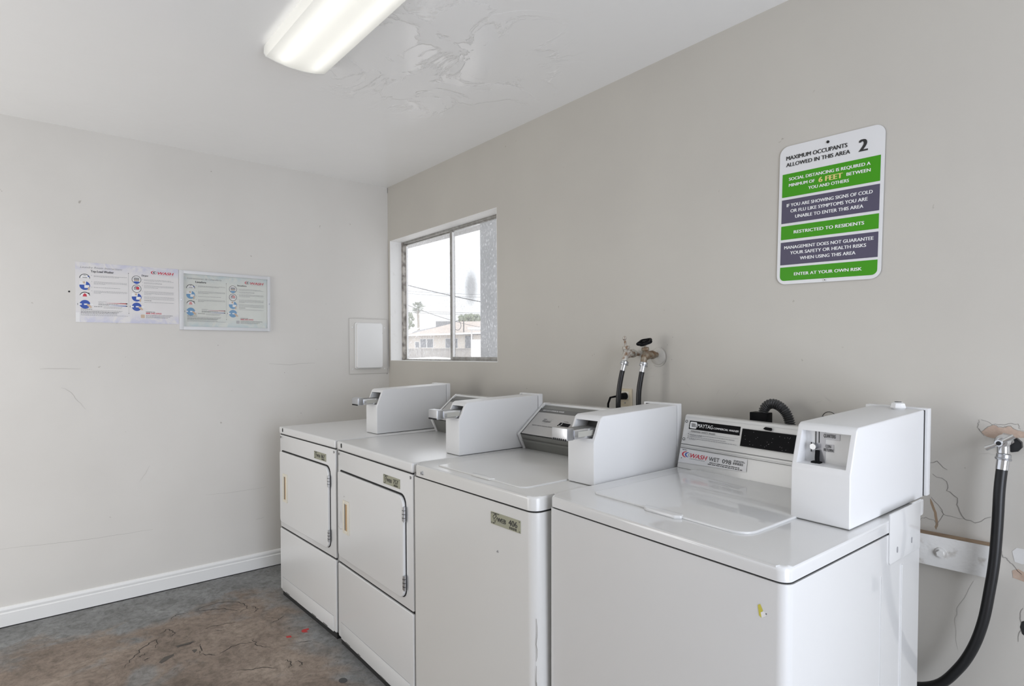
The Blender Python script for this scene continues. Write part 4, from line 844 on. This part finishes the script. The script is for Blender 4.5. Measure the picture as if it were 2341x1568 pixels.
# taps on the right wall ------------------------------------------------
def boiler_tap(x, z, out, wheel, label, m):
    t = empty('laundry_tap', (x, 0, z), (0, 0, 0), label, 'tap')
    b = MB()
    b.tube([(0, -.001, 0), (0, -out+.030, 0)], .0105, m, 14); b.tube([(0, -out+.052, 0), (0, -out+.046, 0), (0, -out+.030, 0), (0, -out+.026, 0)], [.011, .017, .017, .012], m, 8)
    b.tube([(0, -out+.05, 0), (0, -out+.018, 0), (0, -out, -.002), (0, -out-.012, -.012)], [.012, .017, .0185, .014], m, 14)
    b.tube([(0, -out-.008, -.006), (0, -out-.014, -.020), (0, -out-.016, -.030)], [.013, .0125, .0125], m, 14)
    b.tube([(0, -out, .0), (0, -out-.004, .016), (0, -out-.005, .020), (0, -out-.006, .030)], [.0135, .0125, .0155, .0135], m, 8); b.build('valve_body', t)
    h = MB()
    if wheel:
        h.cyl((0, -out-.006, .028), (0, -out-.008, .048), .004, m, 10); rim = []; cN = Vector((0, -.42, .9)).normalized(); u_ = X; v_ = cN.cross(u_); cc = Vector((0, -out-.009, .050))
        rim = [cc+(u_*math.cos(a)+v_*math.sin(a))*(.026+.0025*math.cos(5*a)) for a in [2*PI*k/30 for k in range(31)]]
        h.tube(rim, .0055, BLACKP, 8, False)
        for k in range(5): a = 2*PI*k/5; h.tube([cc, cc+(u_*math.cos(a)+v_*math.sin(a))*.026], .0035, BLACKP, 6)
        h.cyl(cc-cN*.005, cc+cN*.005, .008, BLACKP, 12)
    else:
        h.tube([(0, -out-.006, .028), (0, -out-.009, .040), (0, -out-.012, .052), (0, -out-.014, .058)], [.0055, .0045, .004, .005], m, 10); h.ball((0, -out-.015, .062), .0095, PAINTEDBRASS, (1, .8, 1))
    h.build('handle', t); return t
boiler_tap(2.291, 1.296, .078, True, 'brown brass laundry tap with a black wheel handle, nearer the round wall plate', BRASS)
boiler_tap(2.195, 1.302, .078, False, 'paint-flecked laundry tap with a small knob handle, left of the wheel-handled one', PAINTEDBRASS)
fl = MB(); fl.tube([(2.291, -.0005, 1.290), (2.291, -.004, 1.290), (2.291, -.009, 1.290), (2.291, -.011, 1.290)], [.034, .033, .022, .012], WALL, 28); fo = fl.build('pipe_flange'); tag(fo, 'round painted wall plate around the tap pipe', 'wall plate')
def hose(name, pts, r, label, ferr_len=.022):
    root = empty(name, pts[0], (0, 0, 0), label, 'hose'); P0 = Vector(pts[0]); P = [Vector(p)-P0 for p in pts]
    # smooth the path
    Q = [P[0]]
    for i in range(len(P)-1):
        a, b_, c_, d_ = P[max(i-1, 0)], P[i], P[i+1], P[min(i+2, len(P)-1)]
        for k in range(1, 7):
            t = k/6; Q.append(.5*((2*b_)+(c_-a)*t+(2*a-5*b_+4*c_-d_)*t*t+(3*b_-a-3*c_+d_)*t**3))
    MB().tube(Q, r, RUBBER, 14).build('hose_body', root)
    d_ = (Q[1]-Q[0]).normalized(); b = MB()
    b.cyl(Q[0]-d_*.004, Q[0]+d_*ferr_len, r+.0012, CHROME, 16); b.tube([Q[0]-d_*.018, Q[0]-d_*.016, Q[0]-d_*.008, Q[0]-d_*.006, Q[0]-d_*.002], [.0135, .0155, .0155, .0175, .0165], STEEL, 16); b.build('hose_coupling', root, label='metal coupling'); return root
hose('water_hose', [(2.291, -.097, 1.250), (2.289, -.106, 1.215), (2.283, -.112, 1.16), (2.280, -.112, 1.10), (2.282, -.108, 1.0), (2.29, -.1, .90)], .0100, 'black rubber hose hanging from the wheel-handled tap')
hose('water_hose', [(2.195, -.097, 1.254), (2.190, -.106, 1.215), (2.183, -.112, 1.16), (2.179, -.114, 1.10), (2.178, -.110, 1.0), (2.18, -.1, .90)], .0100, 'black rubber hose hanging from the knob-handled tap')
# chrome quarter-turn tap at the far right with a long hose
t3 = empty('wall_tap', (3.383, 0, 1.080), (0, 0, 0), 'chrome lever tap on the peeling plaster at the right edge', 'tap')
b = MB(); b.tube([(0, .0, 0), (0, -.030, 0)], .0095, STEEL, 14); b.tube([(0, -.020, 0), (0, -.021, 0), (0, -.034, 0), (0, -.035, 0)], [.013, .0175, .0175, .013], CHROME, 6)
b.tube([(0, -.030, 0), (0, -.052, 0), (-.001, -.066, -.002), (-.001, -.074, -.003)], [.0125, .0165, .0165, .0120], CHROME, 16); b.tube([(0, -.058, -.004), (0, -.060, -.018), (0, -.060, -.030)], [.012, .0135, .0135], CHROME, 14); b.build('valve_body', t3)
h = MB(); h.cyl((-.002, -.072, -.002), (-.004, -.088, -.004), .0085, CHROME, 16); h.cyl((-.004, -.088, -.004), (-.004, -.0895, -.004), .0052, DARK, 12)
h.tube([(-.003, -.083, -.003), (.010, -.081, .006), (.024, -.078, .016)], [.0045, .0052, .0062], CHROME, 10); h.tube([(-.003, -.083, -.003), (-.016, -.085, -.012), (-.030, -.086, -.020)], [.0045, .0052, .0065], CHROME, 10); h.build('lever_handle', t3)
b = MB(); b.tube([(3.393, -.0015, 1.066), (3.393, -.016, 1.066)], [.019, .019], RUBBER, 9); go = b.build('pipe_gasket'); go.parent = t3; go.matrix_parent_inverse = Matrix.Translation((-3.383, 0, -1.080))
hose('water_hose', [(3.383, -.062, 1.030), (3.3775, -.068, .960), (3.3740, -.072, .867), (3.3685, -.074, .777), (3.3590, -.075, .697), (3.3460, -.075, .614), (3.3250, -.074, .539), (3.2930, -.070, .470), (3.2450, -.064, .405), (3.17, -.060, .37), (3.05, -.06, .36)], .0122, 'long black rubber hose curving down from the chrome tap to behind the big washer')
# wooden batten with bolt
bt = empty('wall_batten', (3.0, 0, .755), (0, 0, 0), 'flaking white wooden batten with a bolt, on the wall right of the big washer', 'batten')
b = MB(); prof = [(-.038, -.044), (-.038, .040), (-.036, .041), (0, .0415), (0, -.046)]
b.prism([(-.7, -.048), (.354, -.038), (.357, .046), (-.7, .040)], 1, -.038, -.0005, WOODP, .0015)
b.add([(-.7, -.037, .0405), (.356, -.037, .0465), (.356, -.0008, .0465), (-.7, -.0008, .0405)], [(0, 1, 2, 3)], WOODR); b.build('board', bt)
b = MB(); b.cyl((.247, -.037, .001), (.247, -.0405, .001), .0145, WOODP, 20); b.cyl((.247, -.040, .001), (.247, -.048, .001), .0092, WOODP, 6); b.build('bolt', bt)
# corrugated drain hose behind the big washer
dh = empty('drain_hose', (2.765, -.085, 1.10), (0, 0, 0), 'black corrugated drain hose arching over the back of the big washer', 'hose')
ctr = [(2.772, 1.108), (2.776, 1.121), (2.785, 1.131), (2.797, 1.137), (2.811, 1.1365), (2.825, 1.131), (2.838, 1.121), (2.848, 1.108), (2.855, 1.092), (2.860, 1.072), (2.863, 1.045), (2.864, 1.0)]
P = [Vector((x_-2.765, 0, z_-1.10)) for x_, z_ in ctr]; Q = []
for i in range(len(P)-1):
    a, b_, c_, d_ = P[max(i-1, 0)], P[i], P[i+1], P[min(i+2, len(P)-1)]
    for k in range(16): t = k/16; Q.append(.5*((2*b_)+(c_-a)*t+(2*a-5*b_+4*c_-d_)*t*t+(3*b_-a-3*c_+d_)*t**3))
Ln = 0; rad = []
for i, q_ in enumerate(Q):
    if i: Ln += (q_-Q[i-1]).length
    rad.append(.0146+.0021*math.sin(Ln/.0066*2*PI))
HOSEM = mat('corrugated_hose', (.045, .045, .045), .35)
MB().tube(Q, rad, HOSEM, 16).build('hose_body', dh, smooth=60)
b = MB(); b.box(-.033, .026, -.016, .022, -.055, .0065, BLACKP, .002); b.build('hose_clamp', dh, label='square black cuff')
# little valve and ring on the wall behind the nearest coin box
vr = empty('shut_off_valve', (2.945, 0, 1.094), (0, 0, 0), 'small shut-off valve and ring plate peeking over the nearest coin box', 'valve')
b = MB(); b.tube([(0, -.0005, 0), (0, -.004, 0)], [.023, .021], WALL, 20); b.tube([(.022*math.cos(a), -.004, .022*math.sin(a)) for a in [2*PI*k/24 for k in range(25)]], .001, DARK, 6, False); b.build('ring_plate', vr)
b = MB(); b.tube([(0, -.003, 0), (0, -.02, 0)], .009, BRASS, 12); b.tube([(-.016, -.018, .004), (.016, -.018, .0)], .005, DKGREY, 8); b.build('valve_body', vr)

# ------------------------------------------------------------------ ceiling lamp
lp = empty('ceiling_lamp', (2.057, -1.133, HC), (0, 0, .9), 'long white fluorescent ceiling light with a wraparound diffuser', 'ceiling lamp')
b = MB(); b.box(-.605, .605, -.085, .085, -.012, -.0005, WHITEPAINTMETAL, .001); b.build('mounting_tray', lp)
prof = [(-.118, -.006), (-.119, -.034), (-.112, -.045), (-.075, -.054), (-.030, -.060), (.030, -.060), (.075, -.054), (.112, -.045), (.119, -.034), (.118, -.006)]
b = MB(); n = len(prof); x0, x1 = -.603, .603
inner = [(p[0]*.985, p[1]+.0016) for p in prof]
b.add([(x0, p[0], p[1]) for p in prof]+[(x1, p[0], p[1]) for p in prof], [(i, i+1, n+i+1, n+i) for i in range(n-1)], DIFFUSER); b.build('diffuser', lp, smooth=35)
for xs in (-1, 1):
    b = MB(); b.prism([(p[0]*1.01, p[1]*1.015) for p in prof], 0, xs*.603, xs*.609, DIFFUSER if False else mat('end_cap_plastic', (.88, .88, .86), .4), .001); b.build('end_cap', lp)
for ys in (-.058, .058):
    b = MB(); b.cyl((-.585, ys, -.030), (.585, ys, -.030), .0125, TUBE, 12); b.build('fluorescent_tube', lp)

# ------------------------------------------------------------------ the neighbourhood beyond the window
hr = Vector((0.63488, 0.77261, 0)); hf = Vector((-0.77264, 0.63484, 0))      # the camera's level right and forward directions, kept as fixed axes
YARD = Matrix(((hr.x, hf.x, 0, 3.7376), (hr.y, hf.y, 0, -1.9489), (0, 0, 1, 0), (0, 0, 0, 1)))   # outdoor frame centred under the camera: across, away, up
def yard(root): root.matrix_world = YARD @ root.matrix_basis; return root
def ye(name, loc, label, cat, group=None):
    e_ = empty(name, (0, 0, 0), (0, 0, 0), label, cat, group); e_.matrix_world = YARD @ Matrix.Translation(loc); return e_
struct(MB().box(-130, 130, .62, 260, -.35, -.30, GROUNDM).build('floor_yard'))
# grey post just outside the glass
b = MB(); b.box(.545, .90, .40, .56, -.30, 2.95, POSTM, .004); po = b.build('porch_post'); tag(po, 'grey-blue painted post standing just outside the right pane', 'post')
pb = tag(MB().box(-3.5, 2.2, -.045, .05, -.0095, .002, mat('grey_beam_edge', (.42, .42, .42), .7)).build('porch_beam'), 'thin grey porch beam running along the top of the window view', 'beam'); pb.location = (-.4, .67, 2.26); pb.rotation_euler = (0, R(.62), 0)
#, (-.4, .67, 2.26), (0, .62, 0), 'white-faced porch beam running along the top of the window view', 'beam')
# neighbouring house
hs = ye('house', (-3.7, 60, 0), 'pale cream bungalow with a low pink-grey hip roof, seen through the window', 'house')
b = MB(); b.box(-5.73, 7.5, -3, 5, -.3, 3.0, STUCCO); b.build('wall', hs)
b = MB()
e0, e1, f0, f1, zr, ze = -6.3, 8.1, -3.6, 5.6, 4.52, 3.05
vs = [(e0, f0, ze), (e1, f0, ze+.35), (e1, f1, ze+.35), (e0, f1, ze), (e0+4.6, 1, zr), (e1-4.6, 1, zr)]
b.add(vs, [(0, 1, 5, 4), (1, 2, 5), (2, 3, 4, 5), (3, 0, 4), (3, 2, 1, 0)], ROOFM); b.add([(e0, f0-.02, ze-.16), (e1, f0-.02, ze+.19), (e1, f0-.02, ze+.36), (e0, f0-.02, ze+.01)], [(0, 1, 2, 3)], TRIMW); b.build('roof', hs, smooth=0)
for (a0, a1, z0, z1) in ((-5.18, -4.62, 1.79, 2.60), (-4.53, -3.97, 1.79, 2.60), (-5.68, -5.32, 1.79, 2.33), (-2.74, -1.59, 1.74, 2.63)):
    b = MB(); b.box(a0-.05, a1+.05, -3.06, -2.99, z0-.05, z1+.05, TRIMW); wo = b.build('window', hs); MB().box(a0, a1, -3.08, -3.05, z0, z1, PANE).build('pane', wo)
MB().box(-.83, -.1, -3.08, -2.99, .2, 2.9, PANE).build('door', hs)
b = MB(); b.cyl((-.95, -3.3, 3.1), (-.95, -3.3, 4.3), .05, WIREM, 8); b.tube([(-.95+.35*math.cos(a)-.6, -3.3, 3.9+.45*math.sin(a)) for a in [2*PI*k/16 for k in range(17)]], .03, WIREM, 6, False); b.build('service_mast', hs)
sh = ye('shed', (-2.35, 40, 0), 'small white shed with a flat awning, right of the bungalow windows', 'shed')
b = MB(); b.box(-.45, 1.6, 0, 2, -.3, 2.18, TRIMW); b.build('wall', sh); b = MB(); b.box(-.6, 1.8, -.7, 2.1, 2.85, 2.98, TRIMW); b.build('awning', sh); MB().cyl((1.5, -.6, -.3), (1.5, -.6, 2.86), .05, TRIMW, 8).build('awning_post', sh); MB().cyl((-.4, .1, 2.1), (-.4, .1, 2.86), .05, TRIMW, 8).build('awning_post', sh)
fe = ye('fence', (-6, 45, 0), 'long pale weathered fence in front of the bungalow', 'fence')
b = MB(); b.box(-3.6, 9, 0, .12, -.3, 1.58, FENCEM); b.box(-3.6, 9, -.04, .16, 1.55, 1.62, FENCEM); b.build('fence_panel', fe)
for k in range(6): b = MB(); b.box(-3.6+k*2.4, -3.35+k*2.4, -.08, .18, -.3, 1.70, FENCEM); b.build('fence_post', fe)
ga = MB(); ga.box(-9.55+0, -8.5, 43.6, 43.72, -.3, 2.15, mat('grey_blue_gate', (.50, .54, .58), .8)); g_ = ga.build('gate'); g_.matrix_world = YARD; tag(g_, 'grey-blue side gate at the left end of the far fence', 'gate')
bb = ye('house', (-11, 78, 0), 'darker grey-roofed house behind the bungalow', 'house')
b = MB(); b.box(-4.5, 6, 0, 8, -.3, 3.6, STUCCO); b.build('wall', bb); b = MB(); b.add([(-5, -1, 3.5), (7, -1, 4.4), (7, 9, 4.6), (-5, 9, 3.7), (1.5, 4, 5.1), (7, 4, 5.3)], [(0, 1, 5, 4), (4, 5, 2, 3), (0, 4, 3), (1, 2, 5), (0, 3, 2, 1)], ROOFG)
b.build('roof', bb, smooth=0); b = MB(); b.box(.65, 2.6, 2, 4, 4.4, 5.55, ROOFG); b.build('roof_box', bb)
b = MB(); b.add([(-3.4, -1.3, 3.75), (-2.2, -1.3, 3.8), (-1.2, .2, 4.6), (-2.4, .2, 4.55)], [(0, 1, 2, 3)], TRIMW); b.build('skylight', bb, smooth=0)
# fan palm
pm = ye('palm_tree', (-24.0, 150, 0), 'tall slim fan palm against the sky, left pane of the window', 'tree')
b = MB(); b.tube([(.35, 0, -.3), (.28, 0, 4), (.12, 0, 9), (0, 0, 12.6)], [.42, .34, .28, .30], BARKM, 10); b.build('trunk', pm)
b = MB(); rr = random.Random(3)
for k in range(34):
    az = rr.uniform(0, 2*PI); el = rr.uniform(-50, 80); L_ = rr.uniform(1.3, 2.2); dr = Vector((math.cos(az)*math.cos(R(el)), math.sin(az)*math.cos(R(el)), math.sin(R(el))))
    c0 = Vector((0, 0, 12.7)); c1 = c0+dr*L_*.45; sd_ = dr.cross(Z).normalized() if abs(dr.z) < .99 else X; u2 = sd_.cross(dr)
    b.tube([c0, c1], .035, LEAFM, 4)
    for j in range(9):
        a = R(-64+16*j); dd = (dr*math.cos(a)+sd_*math.sin(a)).normalized(); tip = c1+dd*L_*.62+Vector((0, 0, -.16)); pp = u2*.05
        q_ = dd.cross(u2).normalized()*.06; mid = c1+dd*L_*.32
        b.add([c1, mid+q_, tip, mid-q_, mid+pp], [(0, 1, 4), (1, 2, 4), (2, 3, 4), (3, 0, 4), (0, 3, 2, 1)], LEAFM)
b.build('crown', pm, smooth=0, label='spiky grey-green fronds')
def bush(name, loc, n_, ext, r0, label, trunk=True, seed=1):
    t = ye(name, loc, label, 'tree'); b = MB(); rr = random.Random(seed)
    for k in range(n_):
        c_ = Vector([rr.uniform(-1, 1)*ext[i] for i in range(3)]); r_ = r0*rr.uniform(.6, 1.3)
        bm = bmesh.new(); bmesh.ops.create_icosphere(bm, subdivisions=2, radius=r_)
        for v in bm.verts: v.co = c_+v.co*rr.uniform(.75, 1.25)
        b.bm(bm, LEAFM)
    b.build('foliage', t, smooth=0)
    if trunk: MB().tube([(0, 0, -loc[2]-.3), (0, 0, 0)], [.3, .2], BARKM, 8).build('trunk', t)
bush('leafy_tree', (-21.3, 120, 7.2), 60, (1.1, 1.2, 2.2), .35, 'feathery tree at the left edge of the window view', seed=2)
bush('leafy_tree', (-7.0, 100, 7.0), 70, (1.75, 1.2, .55), .32, 'low spreading tree rising behind the bungalow roof', seed=5)
# overhead cables, each line with its pole
def pxz(px, py, D): return ((px-1170.5)/1340.8*D, D, 1.3108+(804.5-.006*(px-1170.5)-py)/1340.8*D)
def power_line(label, spans, r, group=None):
    p0 = Vector(spans[0][0]); root = ye('power_line', (p0.x, p0.y, -.30), label, 'power line', group); off = Vector((p0.x, p0.y, -.30))
    MB().tube([(0, 0, 0), (0, 0, max(s_[0][2] for s_ in spans)+1.0)], [.17, .12], BARKM, 10).build('pole', root)
    b = MB(); b.box(-1.0, 1.0, -.06, .06, spans[0][0][2]-.30+.2, spans[0][0][2]-.30+.35, BARKM); b.build('cross_arm', root)
    for A_, B_ in spans:
        A_, B_ = Vector(A_)-off, Vector(B_)-off; Q = []
        for i in range(17):
            t = i/16; p = A_.lerp(B_, t); p.z -= 4*t*(1-t)*.015*(B_-A_).length; Q.append(p)
        MB().tube(Q, r, WIREM, 6).build('cable', root)
power_line('thick overhead cable crossing both window panes from upper left', [(pxz(820, 620, 24), pxz(1230, 713, 20))], .017)
power_line('cable sloping down past the palm to the bungalow roof', [(pxz(860, 667, 30), pxz(1110, 750, 45))], .016)
power_line('far bundle of four faint near-level cables in the window sky', [(pxz(860, y0-3, D_), pxz(1200, y1+2, D_)) for (y0, y1, D_) in ((662, 671, 74), (667, 678, 74.5), (707, 712, 75), (711, 716, 75.5))], .016)
# parked car, only its roof shows above the sill
cr_ = ye('parked_car', (-1.9, 12, -.30), 'roof of a white car parked just beyond the sill, lower left of the window', 'car')
b = MB(); b.prism([(-2.2, .35), (-2.25, .75), (-1.5, .95), (-.9, 1.44), (.1, 1.51), (1.2, 1.42), (1.9, 1.0), (2.2, .9), (2.2, .35)], 1, 0, 1.7, CARM, .05, 3); b.build('car_body', cr_)
b = MB(); b.prism([(-1.35, .98), (-.85, 1.38), (.05, 1.44), (1.1, 1.36), (1.6, 1.0)], 1, -.01, .02, CARG); b.build('side_window', cr_)
for x_ in (-1.4, 1.35):
    for y_ in (0, 1.5): b = MB(); b.cyl((x_, y_, .33), (x_, y_+.2, .33), .33, TYRE, 20); b.build('wheel', cr_)
